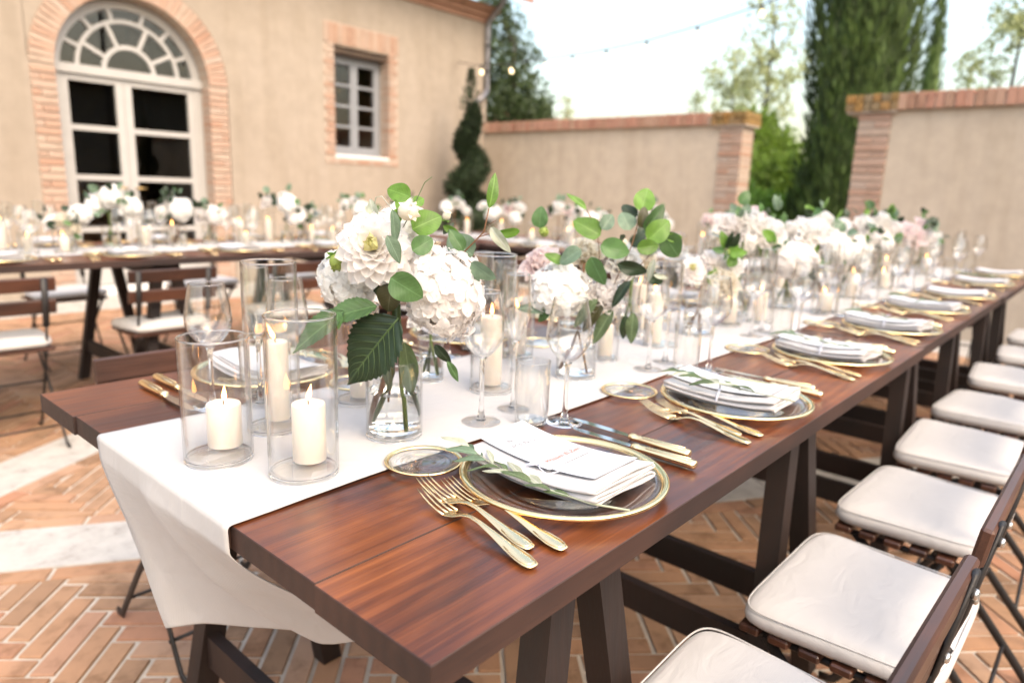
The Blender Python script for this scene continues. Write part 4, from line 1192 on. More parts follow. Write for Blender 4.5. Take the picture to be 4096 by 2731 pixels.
def napkin_mesh(seed):
    R = random.Random(seed)
    mb = MB()
    path = []
    lay, gap = 5, 0.0038
    for l in range(lay):
        z = 0.010 + l*gap
        a, b_ = (-0.062, 0.060) if l % 2 == 0 else (0.060, -0.062)
        o = R.uniform(-0.003, 0.003)
        for i in range(7):
            u = i/6
            path.append((a+(b_-a)*u + o*sin(u*pi), z + 0.0010*sin(u*6+l)))
        if l < lay-1:
            for g_ in (0.25, 0.5, 0.75):
                a_ = pi*g_
                sgn = 1 if b_ > a else -1
                path.append((b_+sgn*(0.0042+0.002*R.random())*sin(a_), z+gap*(1-cos(a_))/2))
    # a fuller roll at the camera-side fold
    n = len(path)
    NY = 16
    th = 0.0012
    def pos(k, j, s):
        x, z = path[k]
        y = -0.092 + 0.205*j/NY
        x0, z0 = path[max(0, k-1)]; x1, z1 = path[min(n-1, k+1)]
        tx, tz = x1-x0, z1-z0
        ln = sqrt(tx*tx+tz*tz) or 1
        nx, nz = -tz/ln, tx/ln
        e = (1-j/NY)
        fan = 1.0 + 0.35*e*e
        wob = 0.0016*mnoise.noise(Vector((x*20, y*18, k*0.13+seed)))
        return (x + nx*th*s + 0.004*e*mnoise.noise(Vector((k*0.3, 3.1, seed))), y + 0.003*mnoise.noise(Vector((k*0.21, seed, j*0.01))), 0.006+(z-0.006)*fan + nz*th*s + sag(y) + wob)
    vs = [pos(k, j, s) for s in (1, -1) for k in range(n) for j in range(NY+1)]
    st = n*(NY+1)
    fs = []
    for k in range(n-1):
        for j in range(NY):
            a = k*(NY+1)+j
            fs.append((a, a+1, a+NY+2, a+NY+1)); fs.append((st+a, st+a+NY+1, st+a+NY+2, st+a+1))
        for j in (0, NY):
            a = k*(NY+1)+j
            fs.append((a, a+NY+1, st+a+NY+1, st+a) if j == 0 else (a, st+a, st+a+NY+1, a+NY+1))
    mb.add(vs, fs)
    return mb.mesh('napkin', 'napkin_linen')
NAPK = [napkin_mesh(1), napkin_mesh(2), napkin_mesh(3)]
def card_z(y): return 0.0405 + 0.006*max(0.0, (0.08-y))/0.18*0 + sag(y)*1.0 + 0.006*max(0, -(y-0.11))*0
def menu_z(y):
    e = (1 - (y+0.092)/0.205)
    return 0.006 + (0.010+4*0.0038 + 0.0025 - 0.006)*(1+0.35*max(0, e)**2) + sag(y) + 0.0012
def menu_mesh():
    mb = MB()
    def f(u, v):
        x = -0.040 + 0.096*u; y = -0.072 + 0.196*v
        return (x + 0.002*v, y, menu_z(y) + 0.0016*(u-0.5)**2)
    mb.grid(f, 6, 20)
    def f2(u, v):
        p = f(u, 1-v); return (p[0], p[1], p[2]-0.0006)
    mb.grid(f2, 6, 20)
    return mb.mesh('menu_card', 'card_paper')
MENU = menu_mesh()
def name_mesh():
    mb = MB()
    def f(u, v):
        x = -0.044 + 0.088*u; y = -0.008 + 0.034*v
        return (x, y, menu_z(y) + 0.0010 + 0.0012*u)
    mb.grid(f, 6, 6)
    mb.grid(lambda u, v: (lambda p: (p[0], p[1], p[2]-0.0005))(f(u, 1-v)), 6, 6)
    return mb.mesh('place_card', 'card_paper')
NAMEC = name_mesh()
def text_mesh(txt, size, x, y, mat, lift, shear=0.0, spacing=1.0, align='CENTER', slope=0.0):
    cu = bpy.data.curves.new('lettering', 'FONT')
    cu.body = txt; cu.size = size; cu.shear = shear; cu.space_character = spacing; cu.align_x = align
    cu.resolution_u = 3
    o = bpy.data.objects.new('lettering_tmp', cu)
    COL.objects.link(o)
    bpy.context.view_layer.update()
    dg = bpy.context.evaluated_depsgraph_get()
    me = bpy.data.meshes.new_from_object(o.evaluated_get(dg))
    COL.objects.unlink(o); bpy.data.objects.remove(o)
    for v_ in me.vertices:
        vx, vy = v_.co.x + x, v_.co.y + y + slope*v_.co.x
        v_.co = Vector((vx, vy, menu_z(vy) + lift + 0.0016*((vx+0.040)/0.096-0.5)**2))
    me.materials.clear(); me.materials.append(MATS[mat])
    return me
def leaf_mesh(kind):
    mb = MB()
    nu, nv = 12, 6
    def outline(t):
        if kind == 'narrow': return 0.13*sin(pi*t**0.85)**0.8
        if kind == 'oval': return 0.30*sin(pi*t**0.8)**0.75
        if kind == 'euc': return 0.40*(sin(pi*min(1, t**0.80))**0.60)
        if kind == 'spoon': return 0.30*sin(pi*t**1.25)**0.7
        return 0.33*sin(pi*t**0.70)**0.85*(1-0.45*t**5)
    if kind == 'serrated':
        nu, nv = 75, 10
    def f(u, v):
        s = 2*v-1
        w = outline(u)
        if kind == 'serrated':
            tooth = 0.13*((u*15) % 1.0)*min(1, (1-u)*5)
            w = outline(u)*(1 + (tooth if abs(s) > 0.99 else tooth*0.4*abs(s)**4))
            if u > 0.90: w += 0.0
        x = w*s
        y = u - (0.03*abs(s)*0 if kind != 'serrated' else -0.10*abs(s)*w)
        z = 0.22*abs(x) - (0.10 if kind == 'serrated' else 0.22)*u*u + 0.03*sin(u*5)*abs(s) + (0 if kind == 'serrated' else 0.012*sin(u*11+s*4))
        if kind == 'serrated': z -= 0.06*abs(x)
        if kind == 'serrated':
            z += 0.010*sin((u - 0.35*abs(s)*0.6)*40)*min(1, abs(s)*3)*(1-u*0.6) - 0.05*abs(s)**2*w
        return (x, y, z)
    mb.grid(f, nu, nv)
    return mb
LEAF = {}
def leaf(kind, mat):
    def mk():
        mb = leaf_mesh(kind)
        return mb.mesh('leaf_'+kind, mat)
    return cached(('leaf', kind, mat), mk)
def frame_to(base, tip, normal, width=1.0, roll=0.0):
    base = Vector(base); d = Vector(tip)-base
    L = d.length
    y = d.normalized()
    n = Vector(normal)
    x = y.cross(n)
    if x.length < 1e-4: x = y.cross(Vector((0, 0, 1)))
    x.normalize(); z = x.cross(y).normalized()
    if roll:
        q = Matrix.Rotation(roll, 3, y); x = q @ x; z = q @ z
    m_ = Matrix(((x.x*L*width, y.x*L, z.x*L, base.x), (x.y*L*width, y.y*L, z.y*L, base.y), (x.z*L*width, y.z*L, z.z*L, base.z), (0, 0, 0, 1)))
    return m_
def sprig(label, loc, rz, variant, group):
    t = thing('olive_sprig', label, 'olive sprig', loc, rz, group)
    R = random.Random(variant*7+3)
    pts = [Vector((-0.046, -0.128, 0.0225)), Vector((-0.060, -0.085, 0.0205)), Vector((-0.070, -0.035, 0.0235)), Vector((-0.074, 0.02, 0.026)), Vector((-0.070, 0.072, 0.030)), Vector((-0.066, 0.105, 0.036))]
    if variant % 3: pts = [Vector((p.x+0.018, p.y*0.9, p.z+0.022*(1 if k not in (0, 5) else 0.7))) for k, p in enumerate(pts)]
    me = cached(('sprigstem', variant % 3 != 0), lambda: MB().tube(pts, [0.0013, 0.0013, 0.0012, 0.0011, 0.0009, 0.0007], 6).mesh('sprig_stem', 'leaf_sage'))
    ob('stem', me, t)
    for k in range(15):
        u = 0.30 + 0.70*k/14
        f_ = u*(len(pts)-1); i = min(len(pts)-2, int(f_)); p = pts[i].lerp(pts[i+1], f_-i)
        s = 1 if k % 2 else -1
        tip = p + Vector((s*R.uniform(0.008, 0.022), R.uniform(0.024, 0.042), R.uniform(-0.002, 0.018)))
        mat = ('leaf_sage', 'leaf_grey', 'leaf_olive')[0 if R.random() < 0.6 else (1 if R.random() < 0.5 else 2)] if variant % 3 == 0 else ('leaf_olive', 'leaf_grey', 'leaf_sage')[int(R.random()*2.6)]
        ob('leaf', leaf('narrow', mat), t, mat=frame_to(p, tip, (R.uniform(-0.5, 0.3), -0.35, 1.0), R.uniform(0.8, 1.15)))
    return t
def rot2(x, y, a): return (x*cos(a)-y*sin(a), x*sin(a)+y*cos(a))
def setting(where, idx, px, py, rz, level, glasses, group):
    """where: words for the table side; idx 0-based"""
    W = '%s setting %s' % (ORD[idx], where)
    def at(x, y, z=0.0):
        a = rot2(x, y, rz); return (px+a[0], py+a[1], TZ+0.0008+z)
    px += rnd(-0.006, 0.006); py += rnd(-0.005, 0.005)
    nr = rz + (rnd(-0.07, 0.07) if level < 3 else 0.0)
    t = thing('charger_plate', 'gold-rimmed clear glass charger plate, %s' % W, 'plate', at(0, 0), rz, 'charger plates '+where)
    ob('glass_dish', PLATE[0], t); ob('gold_rim', PLATE[1], t)
    t = thing('bread_plate', 'small gold-rimmed glass side plate, %s' % W, 'plate', at(-0.089, 0.170), rz, 'side plates '+where)
    ob('glass_dish', BREAD[0], t); ob('gold_rim', BREAD[1], t)
    if level >= 2: ob('ripple', BREAD[2], t)
    fk = [(-0.173, -0.006, -8.0, 'outer'), (-0.150, 0.020, -7.0, 'middle'), (-0.1290, -0.006, -6.0, 'inner')]
    if level == 1: fk = fk[:2]
    for (x, y, a, nm) in fk:
        o = ob('fork', FORK, None, at(x, y), (0, 0, rz+radians(a)+rnd(-0.02, 0.02)))
        tag(o, '%s gold fork, %s' % (nm, W), 'fork', 'gold forks '+where)
    for (x, y, a, nm) in ((0.1660, 0.000, 0.0, 'inner'), (0.2010, 0.026, 0.5, 'outer')):
        k = thing('table_knife', '%s knife with gold handle, %s' % (nm, W), 'knife', at(x, y), rz+radians(a)+rnd(-0.02, 0.02), 'gold-handled knives '+where)
        ob('handle', KH, k); ob('blade', BLADE, k)
    o = ob('folded_napkin', NAPK[idx % 3], None, at(0.004, 0), (0, 0, nr))
    tag(o, 'folded white linen napkin, %s' % W, 'napkin', 'folded napkins '+where)
    if level >= 2:
        m_ = thing('menu_card', 'white menu card on the napkin, %s' % W, 'menu', at(0.004+(rnd(-0.004, 0.004) if level < 3 else 0), 0), nr + (rnd(-0.05, 0.05) if level < 3 else 0), 'menu cards '+where)
        ob('card', MENU, m_)
        for nm, args in (('the', ('the', 0.0105, -0.010, 0.086, 'card_ink', 0.0004, 0.35, 0.9, 'CENTER', 0.0)), ('menu', ('MENU', 0.0130, 0.002, 0.069, 'card_ink', 0.0004, 0.0, 1.5, 'CENTER', 0.0)),
                         ('antipasto', ('ANTIPASTO', 0.0042, 0.004, 0.046, 'card_ink', 0.0004, 0.0, 1.3, 'CENTER', 0.0)), ('secondo', ('SECONDO', 0.0042, 0.008, -0.026, 'card_ink', 0.0004, 0.0, 1.3, 'CENTER', 0.0)), ('dolci', ('DOLCI', 0.0042, 0.008, -0.050, 'card_ink', 0.0004, 0.0, 1.3, 'CENTER', 0.0))):
            ob('lettering', cached(('txt', nm), lambda: text_mesh(*args)), m_)
        if level >= 3:
            c_ = thing('place_card', 'small white name card tied to the nearest menu', 'name card', at(0.004, 0), rz)
            ob('card', NAMEC, c_)
            ob('lettering', text_mesh('Wissam El-Zein', 0.0125, 0.004, 0.006, 'name_ink', 0.0032, 0.45, 0.92, 'CENTER', 0.0), c_)
            rb = MB().tube([(-0.040, 0.012, menu_z(0.012)+0.003), (-0.050, 0.004, menu_z(0.0)+0.002), (-0.052, -0.010, menu_z(-0.01)-0.002), (-0.042, -0.020, menu_z(-0.02)+0.001), (-0.02, -0.024, menu_z(-0.024)+0.002), (0.01, -0.018, menu_z(-0.018)+0.002)], 0.0007, 6)
            rb.tube([(-0.040, 0.012, menu_z(0.012)+0.003), (-0.046, 0.018, menu_z(0.018)+0.002), (-0.05, 0.026, menu_z(0.026)+0.001)], 0.0014, 6)
            ob('ribbon', rb.mesh('ribbon', 'ribbon_silk'), c_)
        elif level == 2 and idx < 4:
            rb = MB().tube([(-0.075, 0.005, 0.020), (-0.055, 0.008, 0.045), (-0.030, 0.008, 0.0485), (0.0, 0.006, 0.0475)], 1.0, 6, None, 0, (0.0022, 0.0007))
            o = ob('ribbon', cached('ribbon2', lambda: rb.mesh('ribbon', 'ribbon_silk')), None, at(0.004, 0), (0, 0, rz))
            tag(o, 'pale ribbon tied round the napkin, %s' % W, 'ribbon', 'ribbons '+where)
    if level >= 2 or idx % 2 == 0:
        sprig('olive sprig beside the napkin, %s' % W, at(0, 0), rz, 0 if level == 3 else idx+1 if (idx+1) % 3 else idx+2, 'olive sprigs '+where)
    for (kind, x, y) in glasses:
        nm = {'red': 'rounded wine glass', 'white': 'tall wine glass', 'flute': 'champagne flute', 'tumbler': 'clear water tumbler'}[kind]
        p = at(x, y)
        on_runner = abs(p[1]-0.515) < 0.19 if py < 1.2 else True
        glass(kind, '%s, %s' % (nm, W), (p[0], p[1], TZ + (0.0034 if on_runner else 0.0010)), (nm+'es ' if nm.endswith('glass') else nm+'s ')+where)
GR = [('white', 0.091, 0.236), ('flute', 0.180, 0.245), ('tumbler', 0.147, 0.178), ('red', 0.196, 0.147)]
GL = [('red', 0.162, 0.115), ('flute', 0.105, 0.166), ('white', 0.066, 0.192), ('tumbler', 0.078, 0.106)]
RS = [(0.348, 0.136), (0.862, 0.138), (1.411, 0.138), (1.945, 0.136), (2.485, 0.139), (3.045, 0.136), (3.70, 0.136), (4.34, 0.145)]
for i, (x, y) in enumerate(RS):
    setting('of the main table away from the villa', i, x, y, 0, 3 if i == 0 else 2 if i < 5 else 1, GR, 'a')
for i, x in enumerate([0.342, 0.885, 1.42, 1.96, 2.50, 3.6]):
    setting('of the main table on the villa side', i, x, 0.858, pi, 2 if i < 2 else 1, GL, 'b')
for i, x in enumerate([-0.10, 0.42, 0.93, 1.47, 2.04, 2.60]):
    setting('on the courtyard edge of the villa row', i, x, 3.118, 0, 1, [('red', 0.16, 0.16), ('flute', 0.10, 0.24), ('tumbler', 0.15, 0.23), ('white', 0.04, 0.22)], 'c')
for i, x in enumerate([0.30, 0.82, 1.36, 1.90, 2.45, 3.0]):
    setting('on the villa edge of the villa row', i, x, 3.835, pi, 1, [('red', 0.16, 0.12), ('flute', 0.10, 0.18), ('white', 0.05, 0.17)], 'd')
for i, y in enumerate([1.5, 2.05, 2.6]):
    setting('on the inner edge of the cross tables', i, 3.29, y, -pi/2, 1, [('red', 0.16, 0.14), ('flute', 0.10, 0.22)], 'e')

# ------------------------------------------------------------------ flowers
def petal(mb, T, L, W, cup=0.25, curl=0.2, point=0.0, nu=3, nv=2, ruffle=0.0, ph=0.0):
    """petal in local frame: base at origin, grows along +Y, faces +Z"""
    def f(u, v):
        s = 2*v-1
        w = W*(sin(pi*(0.10+0.82*u)**(0.9))**0.7 if not point else (sin(pi*(0.06+0.94*u)**0.8)**0.8))
        x = w*s*(1 - 0.15*point*u)
        y = L*u*(1-0.06*abs(s)*(u > 0.9))
        z = cup*W*s*s*1.2 + curl*L*u*u + ruffle*L*sin(ph+s*5+u*3)*u
        return T @ Vector((x, y, z))
    mb.grid(f, nu, nv)
def basis(p, z, y):
    z = Vector(z).normalized(); y = Vector(y); y = (y - z*y.dot(z)).normalized(); x = y.cross(z)
    return Matrix(((x.x, y.x, z.x, p[0]), (x.y, y.y, z.y, p[1]), (x.z, y.z, z.z, p[2]), (0, 0, 0, 1)))
def hydrangea(r, seed, n=80, squash=1.0):
    R = random.Random(seed)
    mb = MB()
    for i in range(n):
        zz = 1 - 2*(i+0.5)/n
        ph = i*2.399963 + R.uniform(-0.15, 0.15)
        q = sqrt(max(0, 1-zz*zz))
        d = Vector((q*cos(ph), q*sin(ph), zz))
        rr = r*(0.90 + R.uniform(-0.10, 0.09) + 0.20*mnoise.noise(d*1.9+Vector((seed, 0, 0))))
        nrm = (d + Vector((R.uniform(-.24, .24), R.uniform(-.24, .24), R.uniform(-.24, .24)))).normalized()
        p = Vector((d.x*rr, d.y*rr, d.z*rr*squash))
        t0 = nrm.orthogonal()
        a0 = R.uniform(0, pi/2)
        sz = r*R.uniform(0.21, 0.28)
        for k in range(4):
            dr = Matrix.Rotation(a0+k*pi/2+R.uniform(-.12, .12), 3, nrm) @ t0
            petal(mb, basis(p, (nrm + dr*R.uniform(-0.1, 0.3)).normalized(), dr), sz*1.15, sz*0.66, R.uniform(-0.05, 0.30), R.uniform(-0.40, 0.15), 0, 4, 3, 0.13, R.uniform(0, 6))
    core = MB().lathe([(0, -r*0.74*squash)]+[(r*0.74*sin(pi*i/8), -r*0.74*squash*cos(pi*i/8)) for i in range(1, 8)]+[(0, r*0.74*squash)], 14)
    mb.add(core.v, core.f, None, 1)
    return mb.mesh('hydrangea_head', ['petal_blush' if seed % 2 else 'petal_white', 'petal_core'])
def dahlia(r, seed):
    R = random.Random(seed)
    mb = MB(); hb = MB()
    n = 74
    for i in range(n):
        u = (i+0.5)/n
        pol = radians(8 + 104*u**0.66)
        ph = i*2.399963
        d = Vector((sin(pol)*cos(ph), sin(pol)*sin(ph), cos(pol)))
        ln = r*(0.22 + 0.80*u**0.55)*R.uniform(0.93, 1.06)
        bp = Vector((d.x*r*0.12, d.y*r*0.12, r*0.14 - r*0.20*u))
        outw = Vector((cos(ph), sin(ph), 0))
        nrm = (Vector((0, 0, 1))*sin(pol) - outw*cos(pol)).normalized()
        if u < 0.17:
            petal(hb, basis(bp, nrm, d), ln, ln*0.30, 0.9, 0.35, 0.6, 3, 4)
        else:
            petal(mb, basis(bp, nrm, d), ln, ln*(0.38 if u < 0.45 else 0.33), 0.40-0.26*u, 0.12-0.22*u, 0.5, 6, 4, 0.0, 0.0)
    core = MB().lathe([(0, -r*0.25), (r*0.22, -r*0.15), (r*0.2, 0.0), (0, r*0.16)], 12)
    hb.add(core.v, core.f)
    return mb.mesh('dahlia_head', 'petal_blush'), hb.mesh('dahlia_heart', 'petal_heart')
def peony(r, seed, mat):
    R = random.Random(seed)
    mb = MB()
    n = 46
    for i in range(n):
        u = (i+0.5)/n
        pol = radians(12 + 82*u**0.8)
        ph = i*2.399963 + R.uniform(-.2, .2)
        outw = Vector((cos(ph), sin(ph), 0))
        d = Vector((sin(pol*0.62)*cos(ph), sin(pol*0.62)*sin(ph), cos(pol*0.62)))
        bp = outw*r*0.30*u + Vector((0, 0, -r*0.45*u**1.2 - r*0.25))
        nrm = (Vector((0, 0, 1))*sin(pol*0.62) - outw*cos(pol*0.62)).normalized()
        ln = r*(0.85 + 0.35*u)*R.uniform(0.9, 1.1)
        petal(mb, basis(bp, nrm, d), ln, ln*0.46, 0.55, 0.32 - 0.50*u, 0, 5, 4, 0.05, R.uniform(0, 6))
    core = MB().lathe([(0, -r*0.6), (r*0.35, -r*0.45), (r*0.4, -r*0.1), (0, r*0.2)], 12)
    mb.add(core.v, core.f)
    return mb.mesh('peony_head', mat)
def bud(r, open_):
    mb = MB(); sb = MB()
    for i in range(7):
        ph = i*2*pi/7
        d = Vector((cos(ph)*0.42, sin(ph)*0.42, 1)).normalized()
        out = Vector((cos(ph), sin(ph), 0))
        petal(mb, basis(out*r*0.30+Vector((0, 0, -r*0.9)), (out*0.95+Vector((0, 0, 0.15))).normalized(), d), r*2.0, r*0.62, -0.35, -0.34, 0.5, 5, 4)
    core = MB().lathe([(0, -r)]+[(r*0.86*sin(pi*i/8), -r*cos(pi*i/8)) for i in range(1, 8)]+[(0, r)], 14)
    mb.add(core.v, core.f)
    for i in range(5):
        ph = i*2*pi/5
        out = Vector((cos(ph), sin(ph), 0))
        petal(sb, basis(Vector((0, 0, -r)), (Vector((0, 0, 1))+out*0.3).normalized(), out*0.8+Vector((0, 0, 0.4 if i % 2 else -0.5))), r*1.2, r*0.34, 0.3, 0.25, 0.8, 4, 2)
    return mb.mesh('bud', 'petal_cream' if open_ else 'bud_green'), sb.mesh('bud_sepals', 'leaf_bright')
HYD = [hydrangea(0.058, 2, 120), hydrangea(0.058, 5, 120), hydrangea(0.058, 8, 110)]
DAH = dahlia(0.052, 3)
PEO = {m_: [peony(0.040, s_, m_) for s_ in (1, 4)] for m_ in ('petal_white', 'petal_blush', 'petal_pink', 'petal_cream')}
BUD = {True: bud(0.0145, True), False: bud(0.0135, False)}
VR = 0.042
def vase(label, loc, h, r, group, hero=False):
    t = thing('glass_vase', label, 'vase', loc, rnd(0, 6), group)
    cyl_add(h, r, t)
    wt = cached(('water', round(h, 3), round(r, 3)), lambda: MB().lathe([(0, 0.0104), (r-0.0060, 0.0106), (r-0.0024, 0.0125), (r-0.0024, h*0.60), (r-0.0034, h*0.595), (0, h*0.594)], 40).mesh('water', 'water_clear', True, 30))
    ob('water', wt, t)
    return t
FACE = Vector((-0.15, -1.0, 0.35))
def face_m(p, d, s=1.0, spin=0.0):
    d = Vector(d).normalized()
    q = d.to_track_quat('Z', 'Y').to_matrix().to_4x4()
    return Matrix.Translation(Vector(p)) @ q @ Matrix.Rotation(spin, 4, 'Z') @ Matrix.Scale(s, 4)
def stem_part(t, pts, rad, mat):
    ob('stem', MB().tube(pts, rad, 6).mesh('stem', mat), t)
PR = radians(-48.5)       # bouquets are modelled facing the near end of the table

# --- the foremost bouquet, modelled leaf by leaf (local metres: x across, z up, -y towards the table end)
vase('water-filled glass vase holding the foremost white bouquet', (0.306, 0.424, RZ_), 0.118, VR, None, True)
hb_ = thing('flower_bouquet', 'foremost white bouquet with dahlia, hydrangeas and one large dark serrated leaf', 'bouquet', (0.306, 0.424, RZ_), PR)
o = ob('dahlia', None, hb_, mat=face_m((-0.0190, -0.052, 0.284), (0.05, -1.0, 0.36), 1.04, 0.4))
ob('petals', DAH[0], o); ob('heart', DAH[1], o)
ob('hydrangea', HYD[1], hb_, mat=face_m((0.072, -0.028, 0.226), (0.1, -1, 0.25), 1.0, 0.3) @ Matrix.Diagonal((0.97, 1.16, 0.97, 1)))
ob('hydrangea', HYD[0], hb_, mat=face_m((-0.068, 0.022, 0.232), (-0.4, -1, 0.3), 0.80, 1.3))
ob('hydrangea', HYD[2], hb_, mat=face_m((0.002, 0.045, 0.300), (0, -0.4, 1), 0.72, 2.0))
b1 = ob('bud', BUD[False][0], hb_, mat=face_m((-0.071, -0.045, 0.262), (0.35, -0.5, -0.8), 0.88, 0.2))
ob('sepals', BUD[False][1], b1)
b2 = ob('bud', BUD[True][0], hb_, mat=face_m((0.0275, -0.058, 0.334), (0.75, -0.5, 0.05), 1.0, 0.8))
ob('sepals', BUD[True][1], b2)
b3 = ob('bud', BUD[True][0], hb_, mat=face_m((0.071, 0.03, 0.327), (0.3, -0.2, 1), 0.5, 0.8)); ob('sepals', BUD[True][1], b3)
# kind, material, base, tip, width factor, roll
HERO = [
 ('serrated', 'leaf_dark', (0.0165, -0.066, 0.191), (-0.060, -0.070, 0.096), 1.0, 0.10),
 ('euc', 'leaf_dark', (-0.008, -0.028, 0.262), (-0.016, -0.040, 0.214), 1.00, 0.1),
 ('euc', 'leaf_brown', (0.006, -0.052, 0.236), (-0.002, -0.058, 0.198), 1.15, 0.0),
 ('euc', 'leaf_mid', (0.011, -0.098, 0.250), (0.052, -0.104, 0.226), 1.00, 0.15),
 ('oval', 'leaf_grey', (0.006, -0.095, 0.304), (0.026, -0.096, 0.270), 0.80, -0.5),
 ('oval', 'leaf_grey', (0.011, -0.085, 0.337), (0.020, -0.088, 0.290), 0.50, -0.7),
 ('euc', 'leaf_bright', (0.028, -0.020, 0.308), (0.067, -0.012, 0.330), 1.05, 0.1),
 ('euc', 'leaf_mid', (0.034, -0.060, 0.282), (0.061, -0.050, 0.300), 1.00, 0.3),
 ('euc', 'leaf_bright', (0.027, -0.030, 0.352), (-0.007, -0.026, 0.364), 0.95, 0.0),
 ('oval', 'leaf_bright', (0.030, -0.020, 0.343), (0.044, -0.010, 0.352), 1.4, 0.3),
 ('oval', 'leaf_sage', (-0.018, -0.035, 0.318), (-0.032, -0.030, 0.348), 0.95, -0.3),
 ('euc', 'leaf_mid', (0.101, -0.050, 0.284), (0.084, -0.052, 0.313), 0.75, 0.3),
 ('euc', 'leaf_grey', (0.113, -0.020, 0.275), (0.078, -0.022, 0.300), 1.15, 0.0),
 ('euc', 'leaf_grey', (0.113, -0.060, 0.270), (0.144, -0.064, 0.246), 0.72, 0.5),
 ('oval', 'leaf_grey', (0.114, -0.050, 0.264), (0.127, -0.046, 0.240), 0.9, -0.6),
 ('narrow', 'leaf_bright', (0.134, -0.030, 0.341), (0.144, -0.028, 0.389), 1.30, 0.5),
 ('oval', 'leaf_sage', (0.137, -0.030, 0.316), (0.163, -0.044, 0.284), 0.62, 0.2),
 ('spoon', 'leaf_bright', (0.143, -0.020, 0.309), (0.180, -0.010, 0.307), 0.68, 0.7),
 ('serrated', 'leaf_mid', (-0.014, -0.060, 0.206), (-0.090, -0.085, 0.190), 0.72, 0.5),
 ('serrated', 'leaf_mid', (-0.055, -0.075, 0.200), (-0.122, -0.100, 0.150), 0.62, 0.3),
 ('serrated', 'leaf_mid', (-0.062, -0.082, 0.200), (-0.060, -0.092, 0.178), 1.05, 0.2),
 ('narrow', 'leaf_dark', (0.064, -0.045, 0.152), (0.086, -0.050, 0.125), 1.7, 0.2),
 ('narrow', 'leaf_mid', (0.082, -0.050, 0.130), (0.101, -0.050, 0.100), 1.3, -0.4),
 ('oval', 'leaf_bright', (0.066, 0.03, 0.312), (0.090, 0.036, 0.300), 0.7, 0.3),
 ('oval', 'leaf_dark', (0.066, 0.03, 0.300), (0.082, 0.036, 0.318), 0.6, 0.3),
 ('oval', 'leaf_olive', (0.000, -0.030, 0.160), (-0.014, -0.034, 0.075), 0.55, 0.4),
 ('oval', 'leaf_olive', (0.018, -0.025, 0.150), (0.032, -0.020, 0.060), 0.5, -0.4),
]
for (kd, mt, a, b_, wdt, rl) in HERO:
    l_ = ob('leaf', leaf(kd, mt), hb_, mat=frame_to(a, b_, FACE, wdt, rl))
    if kd == 'serrated' and mt == 'leaf_dark':
        l_['label'] = 'large dark serrated leaf hanging over the vase rim'
        vm = MB()
        def lz(x, u): return 0.16*abs(x) - 0.10*u*u + 0.004
        vm.tube([(0, u/10, lz(0, u/10)) for u in range(0, 11)], [0.010*(1-u/11)+0.002 for u in range(0, 11)], 6)
        for k in range(8):
            u0 = 0.08 + 0.095*k
            for s in (-1, 1):
                pts = []
                for q in range(6):
                    t_ = q/5; uu = u0 + 0.17*t_ + 0.05*t_*t_
                    w_ = 0.33*sin(pi*min(1, uu)**0.70)**0.85*(1-0.45*min(1, uu)**5)*0.92
                    x_ = s*w_*t_
                    sv = abs(t_)*0.92
                    zz = 0.16*abs(x_) - 0.10*uu*uu + 0.03*sin(uu*5)*sv + 0.010*sin((uu-0.35*sv*0.6)*40)*min(1, sv*3)*(1-uu*0.6) - 0.05*sv*sv*w_
                    pts.append((x_, uu + 0.10*sv*w_, zz + 0.003))
                vm.tube(pts, [0.0042*(1-0.75*q/5) for q in range(6)], 5)
        ob('veins', vm.mesh('veins', 'leaf_vein'), l_)
for pts, rad, mt in (
    ([(0.02, 0.0, 0.20), (0.075, -0.02, 0.262), (0.097, -0.025, 0.276), (0.128, -0.03, 0.309), (0.134, -0.03, 0.341)], 0.0011, 'stem_brown'),
    ([(0.122, -0.03, 0.302), (0.143, -0.02, 0.309)], 0.0007, 'stem_brown'), ([(0.132, -0.03, 0.318), (0.145, -0.03, 0.326)], 0.0005, 'stem_brown'),
    ([(0.10, -0.03, 0.276), (0.113, -0.05, 0.268)], 0.0007, 'stem_brown'),
    ([(0.005, 0.0, 0.28), (0.004, -0.03, 0.332), (-0.012, -0.03, 0.352), (-0.020, -0.03, 0.350), (-0.022, -0.03, 0.340)], 0.0008, 'leaf_sage'),
    ([(0.01, -0.02, 0.30), (0.028, -0.04, 0.33), (0.038, -0.03, 0.355), (0.046, -0.03, 0.372), (0.056, -0.03, 0.380)], 0.0007, 'leaf_olive'),
    ([(-0.01, -0.03, 0.22), (-0.045, -0.04, 0.258), (-0.066, -0.045, 0.272)], 0.0011, 'stem_green'),
    ([(0.015, -0.02, 0.26), (0.01, -0.05, 0.325), (0.016, -0.056, 0.335)], 0.0012, 'stem_green'),
    ([(-0.004, 0.004, 0.24), (-0.010, -0.012, 0.10), (-0.032, -0.014, 0.020)], 0.0042, 'stem_brown'),
    ([(0.006, 0.0, 0.20), (0.010, -0.006, 0.10), (0.018, -0.016, 0.0125)], 0.0032, 'stem_green'),
    ([(0.002, 0.0, 0.20), (0.014, -0.004, 0.10), (0.030, 0.008, 0.030)], 0.0034, 'leaf_olive'),
    ([(-0.002, 0.0, 0.20), (0.000, -0.01, 0.10), (-0.024, 0.010, 0.020)], 0.0030, 'stem_green'),
    ([(0.004, 0.0, 0.17), (-0.004, -0.012, 0.085), (-0.005, -0.014, 0.058)], 0.0014, 'stem_brown')):
    stem_part(hb_, pts, rad, mt)

